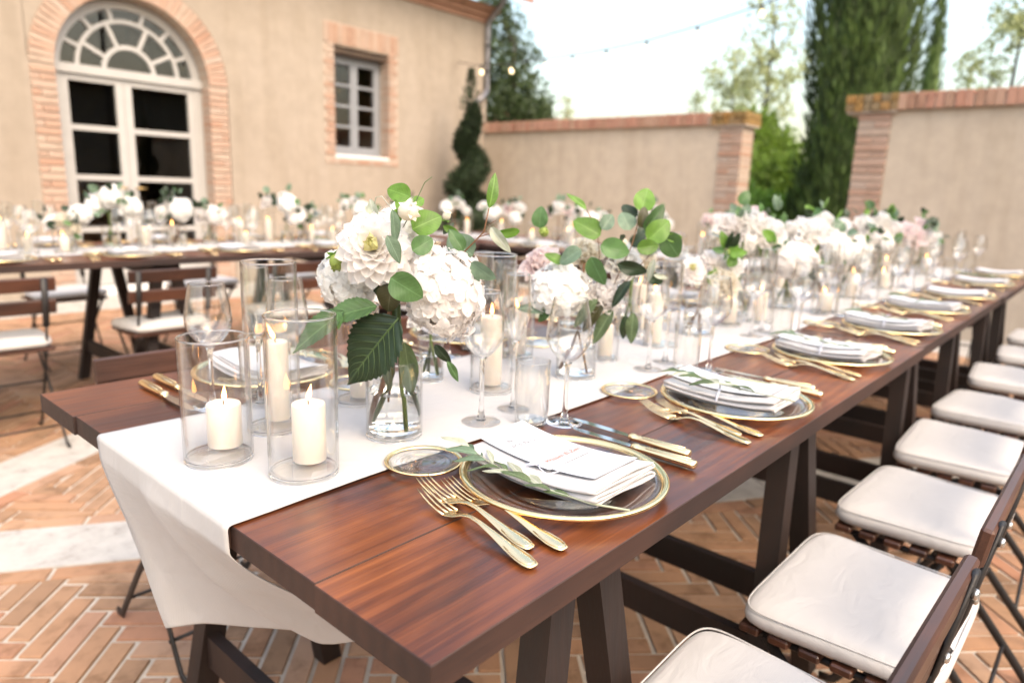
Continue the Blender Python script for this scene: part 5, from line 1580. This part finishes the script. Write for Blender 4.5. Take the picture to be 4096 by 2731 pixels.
# --- all other bouquets
def bouquet(label, loc, spec, seed, group, hv=0.100, rv=0.038, leaves=14, tall=0.10, lm=('leaf_bright', 'leaf_mid', 'leaf_grey', 'leaf_dark'), vase_label=None, rz=PR, stems=4):
    """spec: list of (kind, colour, x, y, z, scale)"""
    R = random.Random(seed)
    vase(vase_label, loc, hv, rv, group.replace('bouquets', 'vases'))
    t = thing('flower_bouquet', label, 'bouquet', loc, rz, group)
    for (kd, c, x, y, z, s) in spec:
        d = Vector((x*4, -0.8, 0.55+z*0.5)).normalized()
        if kd == 'h': ob('hydrangea', HYD[int(R.random()*3)], t, mat=face_m((x, y, z), d, s, R.uniform(0, 6)) @ Matrix.Diagonal((R.uniform(0.9, 1.12), R.uniform(0.9, 1.12), R.uniform(0.72, 0.95), 1)))
        elif kd == 'd':
            o_ = ob('dahlia', None, t, mat=face_m((x, y, z), d, s, R.uniform(0, 6)))
            ob('petals', DAH[0], o_); ob('heart', DAH[1], o_)
        elif kd == 'p': ob('peony', PEO[c][int(R.random()*2)], t, mat=face_m((x, y, z), d, s, R.uniform(0, 6)))
        else: ob('bud', BUD[c == 'open'][0], t, mat=face_m((x, y, z), d, s, R.uniform(0, 6)))
    zc = sum(q[4] for q in spec)/len(spec)
    for k in range(leaves):
        hd = spec[int(R.random()*len(spec))]
        el = R.uniform(-0.9, 1.4); a = R.uniform(pi, 2*pi) if R.random() < 0.8 else R.uniform(0, pi)
        d = Vector((cos(a)*cos(el), sin(a)*cos(el)*0.7, sin(el)))
        rh = (0.056 if hd[0] in 'hd' else 0.040 if hd[0] == 'p' else 0.014)*hd[5]
        L = R.uniform(0.030, 0.052)
        b_ = Vector((hd[2], hd[3], hd[4])) + d*rh*R.uniform(0.85, 1.02) + Vector((0, 0, tall*0.35*max(0, d.z)*R.random()))
        tp = b_ + (d*0.8 + Vector((R.uniform(-.8, .8), R.uniform(-.3, .2), R.uniform(-.6, .8)))).normalized()*L
        kd = ('euc', 'euc', 'oval', 'oval', 'narrow')[int(R.random()*5)]
        ob('leaf', leaf(kd, lm[int(R.random()*len(lm))]), t, mat=frame_to(b_, tp, (R.uniform(-.6, .6), -1, R.uniform(-.2, .8)), R.uniform(0.85, 1.2)))
    st = MB()
    for k in range(stems):
        a = R.uniform(0, 6.28); q = rv*0.62
        st.tube([(0.2*q*cos(a), 0.2*q*sin(a), zc), (0, 0, hv*0.95), (-q*cos(a), -q*sin(a), 0.014)], R.uniform(0.0016, 0.003), 6)
    ob('stems', st.mesh('stems', 'stem_green' if seed % 3 else 'stem_brown'), t)
    return t
W_, B_, P_, C_ = 'petal_white', 'petal_blush', 'petal_pink', 'petal_cream'
MB_G = 'bouquets on the main runner'
# second arrangement: rich eucalyptus spray
t2 = bouquet('white and blush bouquet with a tall eucalyptus spray, second on the main runner', (0.788, 0.441, RZ_),
        [('h', '', -0.045, -0.03, 0.180, 0.95), ('p', P_, -0.075, 0.02, 0.225, 0.95), ('p', W_, 0.085, 0.02, 0.235, 0.95), ('p', B_, 0.045, -0.03, 0.170, 0.85), ('p', C_, 0.010, 0.02, 0.250, 0.8), ('b', 'green', -0.078, -0.02, 0.290, 0.8), ('b', 'open', 0.075, -0.02, 0.275, 0.6)],
        21, MB_G, 0.105, 0.041, 5, 0.10, vase_label='glass vase under the eucalyptus spray, second on the main runner')
for (kd, mt, a, b_, wdt, rl) in [
    ('narrow', 'leaf_bright', (0.000, -0.03, 0.335), (-0.035, -0.03, 0.368), 1.2, 0.4), ('euc', 'leaf_bright', (0.028, -0.04, 0.288), (-0.022, -0.04, 0.318), 0.95, 0.2),
    ('euc', 'leaf_grey', (0.030, -0.04, 0.300), (0.052, -0.03, 0.330), 0.9, 0.2), ('euc', 'leaf_mid', (0.026, -0.06, 0.270), (0.085, -0.06, 0.262), 0.85, 0.1),
    ('euc', 'leaf_grey', (-0.008, -0.06, 0.262), (-0.050, -0.06, 0.238), 0.85, 0.2), ('oval', 'leaf_mid', (0.010, -0.06, 0.250), (0.034, -0.07, 0.196), 1.05, 0.5),
    ('euc', 'leaf_bright', (0.105, -0.02, 0.335), (0.118, -0.01, 0.382), 1.05, 0.1), ('euc', 'leaf_grey', (0.085, -0.03, 0.300), (0.070, -0.02, 0.335), 1.15, 0.2),
    ('euc', 'leaf_dark', (0.095, -0.01, 0.320), (0.075, 0.0, 0.350), 1.0, 0.3), ('euc', 'leaf_brown', (0.105, -0.03, 0.305), (0.112, -0.03, 0.345), 0.75, 0.3),
    ('euc', 'leaf_bright', (0.118, -0.04, 0.282), (0.158, -0.04, 0.322), 0.95, 0.2), ('euc', 'leaf_mid', (0.112, -0.03, 0.30), (0.150, -0.03, 0.35), 0.6, 0.4),
    ('euc', 'leaf_bright', (0.095, -0.06, 0.268), (0.138, -0.06, 0.276), 0.85, 0.2), ('euc', 'leaf_mid', (0.148, -0.03, 0.295), (0.185, -0.03, 0.252), 1.0, 0.1),
    ('oval', 'leaf_dark', (0.060, -0.06, 0.238), (0.122, -0.06, 0.222), 0.75, 0.4), ('euc', 'leaf_dark', (0.125, -0.02, 0.215), (0.160, -0.02, 0.200), 0.8, 0.3),
    ('oval', 'leaf_bright', (0.155, -0.03, 0.290), (0.188, -0.03, 0.288), 0.9, 0.5),
    ('narrow', 'leaf_dark', (0.088, -0.06, 0.208), (0.050, -0.07, 0.160), 1.3, 0.3), ('narrow', 'leaf_olive', (0.03, -0.05, 0.170), (-0.02, -0.05, 0.115), 1.3, 0.3),
    ('narrow', 'leaf_brown', (0.04, -0.05, 0.165), (0.0, -0.055, 0.105), 1.4, 0.1), ('narrow', 'leaf_olive', (0.06, -0.05, 0.150), (0.02, -0.06, 0.085), 1.4, 0.2),
    ('narrow', 'leaf_olive', (0.10, -0.05, 0.145), (0.095, -0.06, 0.085), 1.6, 0.2), ('narrow', 'leaf_dark', (0.085, -0.05, 0.14), (0.085, -0.05, 0.09), 1.6, -0.2),
    ('narrow', 'leaf_sage', (0.13, -0.06, 0.25), (0.118, -0.06, 0.205), 1.2, 0.2), ('narrow', 'leaf_sage', (0.13, -0.06, 0.22), (0.16, -0.06, 0.214), 1.2, 0.2),
    ('narrow', 'leaf_grey', (-0.06, -0.05, 0.145), (-0.125, -0.05, 0.150), 1.4, 0.2), ('oval', 'leaf_mid', (-0.06, -0.05, 0.145), (-0.085, -0.05, 0.122), 1.0, 0.2)]:
    ob('leaf', leaf(kd, mt), t2, mat=frame_to(a, b_, FACE, wdt, rl))
for pts in ([(0.03, 0, 0.15), (0.03, -0.03, 0.25), (0.022, -0.035, 0.30), (0.0, -0.03, 0.335)], [(0.05, 0, 0.15), (0.09, -0.03, 0.27), (0.105, -0.02, 0.335)], [(0.05, 0, 0.15), (0.12, -0.04, 0.25), (0.150, -0.03, 0.295)]):
    stem_part(t2, pts, 0.0011, 'stem_brown')
MAINF = [
 ('tiny bouquet behind the foremost vase', (0.550, 0.615), [('p', W_, -0.02, 0, 0.125, 0.6), ('p', C_, 0.03, 0.01, 0.14, 0.6)], 6, 0.085, 0.026),
 ('low cream dahlia bouquet between candles, third on the main runner', (1.221, 0.590), [('d', '', -0.03, 0, 0.190, 0.75), ('p', C_, 0.03, 0.01, 0.20, 0.8), ('p', W_, 0.0, 0.03, 0.215, 0.8)], 8, 0.10, 0.034),
 ('small cream rose bouquet, fourth on the main runner', (1.394, 0.478), [('p', C_, 0.055, -0.02, 0.150, 0.95), ('d', '', -0.03, 0.0, 0.175, 0.8), ('p', B_, 0.03, 0.02, 0.205, 0.75), ('p', W_, 0.085, 0.02, 0.19, 0.75), ('b', 'green', 0.06, 0, 0.225, 0.7)], 10, 0.095, 0.040),
 ('tall pink and white bouquet, fifth on the main runner', (1.79, 0.545), [('p', B_, -0.04, 0, 0.285, 1.1), ('p', W_, 0.02, -0.01, 0.295, 1.15), ('p', W_, 0.085, 0.0, 0.275, 1.1), ('p', P_, 0.045, 0.03, 0.32, 0.7), ('b', 'open', 0.08, -0.03, 0.235, 0.8)], 12, 0.13, 0.040),
 ('large white hydrangea bouquet, sixth on the main runner', (2.08, 0.500), [('h', '', 0.0, -0.03, 0.175, 1.28), ('p', W_, 0.06, 0.0, 0.265, 1.25), ('p', C_, -0.06, 0.02, 0.255, 0.9)], 10, 0.11, 0.042),
 ('white hydrangea and rose bouquet, seventh on the main runner', (2.45, 0.520), [('h', '', 0.05, -0.02, 0.20, 1.15), ('p', W_, -0.03, 0.0, 0.265, 1.2), ('p', B_, 0.10, 0.02, 0.25, 1.0), ('p', W_, 0.02, 0.03, 0.30, 0.8)], 14, 0.12, 0.042),
 ('mixed white bouquet with dark leaves, eighth on the main runner', (2.80, 0.500), [('h', '', 0.0, -0.02, 0.175, 1.15), ('p', B_, 0.08, 0.0, 0.22, 0.95), ('p', W_, -0.05, 0.02, 0.265, 1.0), ('p', W_, 0.05, 0.03, 0.285, 0.9)], 16, 0.11, 0.042),
 ('white rose bouquet with dark leaves, ninth on the main runner', (3.25, 0.50), [('p', W_, -0.05, 0, 0.245, 1.0), ('p', B_, 0.05, 0, 0.255, 1.0), ('p', W_, 0.0, 0.02, 0.29, 1.0), ('h', '', 0.0, -0.02, 0.19, 0.8)], 16, 0.12, 0.042),
 ('big pink peony bouquet near the far table end', (3.70, 0.50), [('p', P_, 0.0, -0.03, 0.215, 1.75), ('p', B_, 0.12, 0.0, 0.205, 1.15), ('p', W_, -0.10, 0.02, 0.25, 1.0), ('p', P_, 0.09, 0.03, 0.27, 0.9)], 18, 0.12, 0.042),
 ('extra white hydrangea bouquet behind the fifth vase on the villa side', (1.98, 0.64), [('h', '', 0.0, 0, 0.235, 1.1), ('p', W_, 0.08, 0, 0.24, 1.0), ('p', C_, -0.06, 0, 0.22, 0.9)], 10, 0.11, 0.038),
 ('white bouquet filling the runner behind the seventh vase', (2.62, 0.64), [('h', '', 0.0, 0, 0.23, 1.1), ('p', W_, 0.08, 0, 0.26, 1.1), ('p', W_, -0.06, 0, 0.25, 1.0)], 12, 0.11, 0.038),
 ('white bouquet just before the big pink peony one', (3.45, 0.58), [('h', '', 0.0, 0, 0.22, 1.15), ('p', W_, 0.08, 0, 0.25, 1.0), ('p', W_, -0.07, 0, 0.27, 1.0)], 14, 0.11, 0.038),
 ('last pale bouquet at the far table end', (4.22, 0.52), [('p', B_, -0.02, 0, 0.20, 1.1), ('p', W_, 0.07, 0, 0.19, 1.0), ('p', P_, 0.03, 0.03, 0.235, 0.9)], 16, 0.11, 0.040)]
for i, (lb, (x, y), spec, nl, hv, rv) in enumerate(MAINF):
    bouquet(lb, (x, y, RZ_), spec, 40+i, MB_G, hv, rv, nl, 0.09, vase_label='glass vase of the '+lb if i == 0 else 'clear vase under the '+lb)
BACKF = [
 ((0.79, 3.50), [('p', W_, -0.07, 0, 0.135, 1.1), ('p', C_, 0.0, -0.03, 0.145, 0.95), ('h', '', 0.06, 0.02, 0.175, 0.9), ('p', C_, 0.05, -0.03, 0.10, 0.85)], 8, 'low cream and white bouquet before the arched door, first on the villa row'),
 ((1.00, 3.55), [('h', '', -0.065, 0, 0.215, 0.95), ('h', '', 0.02, 0.0, 0.265, 1.15), ('h', '', 0.10, 0.02, 0.21, 0.95)], 10, 'tall white hydrangea bouquet before the arched door, second on the villa row'),
 ((1.32, 3.50), [('p', W_, -0.08, 0, 0.185, 1.05), ('h', '', 0.02, 0, 0.20, 1.1), ('p', W_, -0.04, 0.02, 0.235, 0.9)], 10, 'white anemone bouquet before the arched door, third on the villa row'),
 ((1.53, 3.58), [('p', B_, -0.04, 0, 0.16, 1.0), ('h', '', 0.04, 0, 0.165, 1.0), ('p', C_, 0.0, 0.02, 0.19, 0.9)], 8, 'low cream bouquet at the door jamb, fourth on the villa row'),
 ((1.97, 3.50), [('p', B_, -0.11, 0, 0.245, 1.0), ('h', '', 0.02, -0.02, 0.235, 1.05), ('h', '', 0.06, 0.0, 0.165, 1.0), ('p', W_, -0.01, 0, 0.27, 1.0)], 12, 'tall white and blush bouquet between door and window, fifth on the villa row'),
 ((2.10, 3.52), [('p', C_, 0.0, 0, 0.165, 1.1), ('p', C_, 0.05, 0, 0.15, 0.9)], 5, 'small cream bouquet beside the tall blush one, sixth on the villa row'),
 ((2.50, 3.50), [('p', W_, -0.08, 0, 0.235, 1.1), ('h', '', 0.02, 0, 0.205, 1.05), ('p', B_, -0.03, 0, 0.25, 0.9), ('h', '', 0.07, 0.02, 0.17, 0.9)], 12, 'white bouquet below the window, seventh on the villa row'),
 ((2.86, 3.52), [('p', B_, -0.05, 0, 0.20, 1.0), ('h', '', 0.04, 0, 0.25, 1.0), ('p', W_, 0.08, 0, 0.2, 1.0)], 14, 'white bouquet with dark leaves at the inner corner of the villa row')]
for i, ((x, y), spec, nl, lb) in enumerate(BACKF):
    bouquet(lb, (x, y, RZ_), spec, 70+i, 'bouquets on the villa row', 0.11, 0.04, nl+6, 0.12, ('leaf_mid', 'leaf_dark', 'leaf_grey', 'leaf_dark'), vase_label='glass vase of the %s bouquet on the villa row' % ORD[i])
CROSSF = [((3.62, 3.75), 1), ((3.68, 3.38), 2), ((3.62, 3.12), 0), ((3.66, 2.72), 3), ((3.62, 2.42), 2), ((3.66, 1.95), 1), ((3.62, 1.52), 0), ((3.66, 1.30), 3)]
CS = [[('p', P_, -0.03, 0, 0.235, 1.0), ('p', W_, 0.05, 0, 0.24, 1.1), ('h', '', 0.02, 0, 0.17, 0.9)], [('h', '', -0.06, 0, 0.215, 0.95), ('p', W_, 0.05, 0, 0.24, 1.0), ('p', B_, 0.02, 0, 0.27, 0.8), ('p', W_, 0.1, 0, 0.19, 0.9)],
      [('h', '', 0.0, 0, 0.185, 1.15), ('p', W_, 0.09, 0, 0.21, 1.0), ('p', W_, -0.08, 0, 0.24, 0.95)], [('p', W_, 0.0, 0, 0.255, 1.2), ('p', P_, 0.08, 0, 0.235, 1.1), ('p', P_, -0.06, 0.02, 0.22, 0.9)]]
for i, ((x, y), q) in enumerate(CROSSF):
    k = len(CROSSF)-1-i
    bouquet('white and blush bouquet on the cross tables, %s from the main row' % ORD[k], (x, y, RZ_), CS[q], 90+i, 'bouquets on the cross tables', 0.11, 0.04, 10, 0.1, ('leaf_mid', 'leaf_dark', 'leaf_grey', 'leaf_dark'), vase_label='glass vase on the cross tables, %s from the main row' % ORD[k])

# ------------------------------------------------------------------ trees and shrubs
def quad_leaf(mb, p, d, n, L, W):
    d = d.normalized(); x = d.cross(n)
    if x.length < 1e-3: x = d.orthogonal()
    x.normalize()
    a = p; b_ = p + d*L*0.5 + x*W; c = p + d*L; e = p + d*L*0.5 - x*W
    mb.add([a, b_, c, e], [(0, 1, 2, 3)])
def rvec(R): 
    while True:
        v_ = Vector((R.uniform(-1, 1), R.uniform(-1, 1), R.uniform(-1, 1)))
        if 0.05 < v_.length < 1: return v_.normalized()
def cypress(label, x, y, h, r, n, seed, base=0.15, group=None, leafm='cypress_leaf', nm='cypress_tree', ll=1.0):
    R = random.Random(seed)
    z0 = ground_h(x, y) if x > 7.4 else 0.0
    t = thing(nm, label, 'tree', (x, y, z0), 0, group)
    ob('trunk', MB().tube([(0.0, 0, 0), (0.03, 0, h*0.3), (0, 0, h*0.9)], [0.10*r/0.6, 0.07*r/0.6, 0.01], 10).mesh('trunk', 'bark'), t)
    mb = MB()
    for i in range(n):
        u = R.random()**0.9
        z = base + (h-base)*u
        a = R.uniform(0, 2*pi)
        prof = min(1.0, (u/0.08)**0.5)*(1 - max(0, u-0.55)/0.45)**0.75
        lump = 0.80 + 0.34*mnoise.noise(Vector((cos(a)*2.2, sin(a)*2.2, z*0.9+seed))) + 0.16*mnoise.noise(Vector((cos(a)*6, sin(a)*6, z*2.4)))
        rr = r*prof*lump*(0.72 + 0.28*R.random()**0.4)
        out = Vector((cos(a), sin(a), 0))
        p = out*rr + Vector((0, 0, z))
        d = Vector((0, 0, 1))*1.0 + out*R.uniform(0.05, 0.55) + rvec(R)*0.25
        quad_leaf(mb, p, d, out + rvec(R)*0.6, R.uniform(0.10, 0.24)*ll, R.uniform(0.012, 0.028)*ll)
    core = MB().lathe([(0.0, base)]+[(r*0.62*min(1, (k/10/0.08+0.2)**0.5)*(1-max(0, k/10-0.55)/0.45)**0.75, base+(h-base)*k/10) for k in range(0, 10)]+[(0, h*0.97)], 16)
    mb.add(core.v, core.f)
    ob('crown', mb.mesh('crown', leafm, False), t)
    return t
cypress('tall dark cypress rising behind the gap in the garden wall', 9.25, 2.45, 8.2, 0.74, 20000, 4, 0.05)
cypress('slim distant cypress tip behind the garden wall', 19.0, 3.75, 4.4, 0.30, 900, 6, 0.2)
def tree(label, x, y, h, crown, n, L, seed, leafm, nm='garden_tree', group=None, fill=0.0, trunk_r=0.09):
    """crown: list of (dx,dy,z,rx,rz) lobes"""
    R = random.Random(seed)
    z0 = ground_h(x, y)
    t = thing(nm, label, 'tree', (x, y, z0), 0, group)
    tb = MB().tube([(0, 0, 0), (0.05, 0.03, h*0.35), (0, 0, h*0.65), (0.02, 0, h*0.92)], [trunk_r, trunk_r*0.75, trunk_r*0.45, trunk_r*0.1], 8)
    for (dx, dy, z, rx, rz_) in crown:
        tb.tube([(0, 0, max(0.2, z-rx*1.2)), (dx*0.6, dy*0.6, z-rx*0.3), (dx, dy, z)], [trunk_r*0.4, trunk_r*0.25, 0.008], 6)
        for q in range(3):
            v_ = rvec(R)
            tb.tube([(dx*0.6, dy*0.6, z-rx*0.3), (dx+v_.x*rx*0.8, dy+v_.y*rx*0.8, z+v_.z*rz_*0.8)], [trunk_r*0.15, 0.004], 5)
    ob('trunk', tb.mesh('trunk', 'bark'), t)
    mb = MB()
    tot = sum(c[3]**2*c[4] for c in crown)
    for (dx, dy, z, rx, rz_) in crown:
        k = int(n*rx*rx*rz_/tot)
        ncl = max(5, k//22)
        for c in range(ncl):
            v_ = rvec(R)*R.random()**0.35
            cp = Vector((dx+v_.x*rx, dy+v_.y*rx, z+v_.z*rz_))
            for q in range(22):
                p = cp + rvec(R)*R.random()*L*2.2
                quad_leaf(mb, p, rvec(R)+Vector((0, 0, -0.15)), rvec(R), L*R.uniform(0.7, 1.3), L*R.uniform(0.22, 0.38))
    ob('crown', mb.mesh('crown', leafm, False), t)
    return t
tree('dense green evergreen tree rising beside the villa corner', 11.0, 9.75, 4.6, [(0, 0, 2.2, 0.85, 0.8), (0.1, 0.25, 3.1, 0.7, 0.9), (-0.1, -0.45, 2.0, 0.6, 0.6), (0, 0.45, 4.0, 0.5, 0.8), (0.2, 0.1, 1.2, 0.8, 0.6)], 15000, 0.085, 31, 'oak_leaf', 'evergreen_tree')
GB = 'trees paled by sky glare beyond the garden wall'
tree('airy pale tree left of the big cypress', 15.5, 6.2, 5.2, [(0, 0, 2.0, 0.7, 0.7), (-0.3, 0.3, 3.0, 0.55, 0.6), (0.2, -0.3, 3.4, 0.5, 0.7), (0, 0.2, 4.2, 0.45, 0.6), (0, -0.5, 2.6, 0.5, 0.5)], 1900, 0.11, 33, 'glare_pale_leaf', 'birch_tree', GB, 0, 0.05)
tree('airy pale tree farther left, half hidden by the garden wall', 17.5, 7.9, 4.3, [(0, 0, 2.2, 0.55, 0.7), (0.1, 0.5, 2.8, 0.4, 0.5), (0, -0.3, 3.2, 0.4, 0.6)], 1700, 0.11, 34, 'glare_pale_leaf', 'birch_tree', GB, 0, 0.04)
tree('pale yellowish tree above the garden wall right of the cypress', 16.0, 1.75, 4.6, [(0, 0, 3.2, 0.55, 0.55), (0, 0.55, 2.4, 0.45, 0.4), (0, -0.5, 2.6, 0.5, 0.5), (0, -0.4, 4.2, 0.6, 0.5), (0, 0.25, 4.6, 0.4, 0.5)], 3000, 0.11, 35, 'glare_pale_leaf', 'birch_tree', GB, 0, 0.05)
tree('small conifer peeking above the garden wall near the far roof', 16.0, 12.1, 2.7, [(0, 0, 1.7, 0.25, 0.3), (0, 0, 2.2, 0.18, 0.35), (0, 0, 1.2, 0.3, 0.3)], 900, 0.09, 36, 'glare_pale_leaf', 'conifer_tree', GB, 0, 0.04)
tree('small conifer peeking above the middle of the garden wall', 16.0, 8.15, 2.6, [(0, 0, 1.7, 0.25, 0.3), (0, 0, 2.2, 0.18, 0.35), (0, 0, 1.2, 0.3, 0.3)], 800, 0.09, 37, 'glare_pale_leaf', 'conifer_tree', GB, 0, 0.04)
def shrub(label, x, y, rx, rz_, n, L, seed, leafm):
    R = random.Random(seed)
    t = thing('shrub', label, 'shrub', (x, y, ground_h(x, y)-0.03), 0, 'shrubs seen through the wall gap')
    mb = MB(); st = MB()
    for k in range(7):
        v_ = rvec(R)
        st.tube([(0, 0, 0), (v_.x*rx*0.5, v_.y*rx*0.5, rz_*0.8)], [0.02, 0.005], 5)
    for k in range(n//10):
        v_ = rvec(R); v_.z = abs(v_.z)
        lump = 0.85 + 0.25*mnoise.noise(v_*2.5+Vector((seed, 0, 0)))
        cp = Vector((v_.x*rx, v_.y*rx, v_.z*rz_*1.25))*lump*R.uniform(0.45, 1.0)**0.5
        for q in range(10):
            quad_leaf(mb, cp+rvec(R)*R.random()*0.07, v_+rvec(R)*0.8+Vector((0, 0, 0.3)), rvec(R), L*R.uniform(0.7, 1.3), L*R.uniform(0.25, 0.4))
    ob('stems', st.mesh('stems', 'bark'), t)
    ob('foliage', mb.mesh('foliage', leafm, False), t)
SH = [(8.5, 3.45, 0.6, 0.75, 'shrub_leaf', 'bright green low shrub just behind the brick pillar'), (8.55, 2.85, 0.55, 0.66, 'shrub_leaf', 'bright green low shrub in the middle of the wall gap'),
      (9.5, 3.95, 0.85, 1.05, 'shrub_leaf', 'rounded green shrub behind the gap, second row'), (10.2, 4.5, 0.95, 1.15, 'shrub_leaf', 'large rounded shrub behind the gap, third row'), (9.7, 3.25, 0.7, 0.95, 'shrub_leaf', 'green shrub next to the cypress trunk'),
      (11.4, 5.0, 1.1, 1.35, 'shrub_leaf_dry', 'yellow-green shrub high on the bank behind the gap'), (11.2, 3.9, 1.0, 1.2, 'shrub_leaf_dry', 'olive-brown shrub behind the cypress'), (12.8, 5.3, 1.3, 1.6, 'shrub_leaf_dry', 'farthest yellowish shrub on the bank'), (8.3, 2.3, 0.35, 0.4, 'shrub_leaf', 'small shrub at the cypress foot')]
for i, (x, y, a, b_, mt, lb) in enumerate(SH): shrub(lb, x, y, a, b_, int(12000*a*a+1500), 0.075, 200+i, mt)
# spiral topiary in front of the villa corner
def topiary(label, x, y, s, seed):
    R = random.Random(seed)
    t = thing('spiral_topiary', label, 'topiary', (x, y, 0), 0)
    ob('pot', MB().lathe([(0, 0), (0.17*s, 0), (0.22*s, 0.36*s), (0.24*s, 0.36*s), (0.24*s, 0.42*s), (0.20*s, 0.42*s), (0.19*s, 0.36*s), (0, 0.36*s)], 24).mesh('pot', 'terracotta'), t)
    ob('trunk', MB().tube([(0, 0, 0.3*s), (0.02, 0.01, 1.2*s), (-0.01, 0, 2.3*s)], [0.04*s, 0.03*s, 0.008*s], 8).mesh('trunk', 'bark'), t)
    mb = MB()
    z0, z1 = 0.55*s, 2.10*s
    N = 8500
    for i in range(N):
        u = R.random()**1.15
        turns = 2.6
        a = 2*pi*turns*u + 2.6
        rad = (0.26*(1-u)**0.8 + 0.09)*s
        zc = z0 + (z1-z0)*u
        c = Vector((cos(a)*rad*0.38, sin(a)*rad*0.38, zc))
        v_ = rvec(R)
        p = c + Vector((v_.x*rad*0.78, v_.y*rad*0.78, v_.z*(0.20-0.08*u)*s))*R.uniform(0.75, 1.05)
        quad_leaf(mb, p, v_+Vector((0, 0, 0.3))+rvec(R)*0.5, rvec(R), R.uniform(0.04, 0.075)*s, R.uniform(0.008, 0.016)*s)
    for k in range(30):
        u = k/29; turns = 2.6; a = 2*pi*turns*u + 2.6; rad = (0.26*(1-u)**0.8 + 0.09)*s; zc = z0 + (z1-z0)*u
        T = Matrix.Translation((cos(a)*rad*0.38, sin(a)*rad*0.38, zc))
        q = rad*0.62; hh = (0.15-0.06*u)*s
        c_ = MB().lathe([(0, -hh), (q*0.8, -hh*0.6), (q, 0), (q*0.8, hh*0.6), (0, hh)], 10)
        mb.add(c_.v, c_.f, T)
    for k in range(420):
        u = R.random(); a = R.uniform(0, 6.28); zc = z1 + 0.5*s*u; rr = 0.16*s*(1-u)*R.random()
        quad_leaf(mb, Vector((cos(a)*rr, sin(a)*rr, zc)), Vector((cos(a)*0.8, sin(a)*0.8, 1)), rvec(R), 0.07*s, 0.008*s)
    ob('crown', mb.mesh('crown', 'topiary_leaf', False), t)
topiary('dark spiral topiary standing before the villa corner', 6.38, 6.35, 1.0, 51)
topiary('potted spiral topiary mirrored in the door glass', 6.1, -1.7, 0.9, 52)
# far roof beyond the garden wall
fh = thing('farm_building', 'low farm building with brown roof beyond the garden wall', 'building', (16.0, 12.75, ground_h(16, 12.75)))
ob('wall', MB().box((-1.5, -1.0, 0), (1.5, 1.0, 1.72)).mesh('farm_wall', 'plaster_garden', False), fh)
rr_ = MB().add([(-1.8, -1.25, 1.68), (1.8, -1.25, 1.68), (1.8, 0.2, 2.02), (-1.8, 0.2, 2.02), (1.8, 1.25, 1.70), (-1.8, 1.25, 1.70)], [(0, 1, 2, 3), (3, 2, 4, 5), (0, 3, 5), (1, 4, 2), (0, 5, 4, 1)])
ob('roof', rr_.mesh('farm_roof', 'roof_tile', False), fh)

# ------------------------------------------------------------------ festoon lights
sl_ = thing('string_lights', 'dark festoon wire with hanging bulbs strung above the garden wall', 'string lights', (6.0, 0, 0))
ctrl = [(0.7, 6.93, 2.80), (0.3, 6.2, 2.64), (0.1, 5.5, 2.565), (0, 4.83, 2.552), (0, 4.444, 2.555), (0, 4.012, 2.571), (0, 3.527, 2.605), (0, 3.0, 2.676), (0, 2.389, 2.782), (0, 1.6, 2.96), (0, 0.6, 3.25), (0, -1.0, 3.8), (0, -3.4, 4.7)]
ob('wire', MB().tube(ctrl, 0.006, 6).mesh('wire', 'wire_black'), sl_)
sk = MB().lathe([(0, 0.0), (0.012, 0.0), (0.014, -0.045), (0.010, -0.05), (0, -0.05)], 10).mesh('socket', 'wire_black')
bl_ = MB().lathe([(0, -0.048), (0.010, -0.05), (0.020, -0.07), (0.023, -0.088), (0.018, -0.105), (0, -0.115)], 12).mesh('bulb', 'bulb_lit')
for (x, y, z) in [(0.25, 6.05, 2.622), (0.1, 5.45, 2.563)] + ctrl[3:9] + [(0, 1.6, 2.96), (0, 0.6, 3.25)]:
    o_ = ob('socket', sk, sl_, (x, y, z), (rnd(-0.3, 0.3), rnd(-0.3, 0.3), 0))
    ob('bulb', bl_, o_)
pole = thing('light_pole', 'timber pole carrying the festoon wire beyond the garden wall', 'pole', (6.0, -3.4, 0))
ob('post', MB().tube([(0, 0, 0), (0, 0, 4.8)], [0.05, 0.04], 10).mesh('post', 'trestle_wood'), pole)
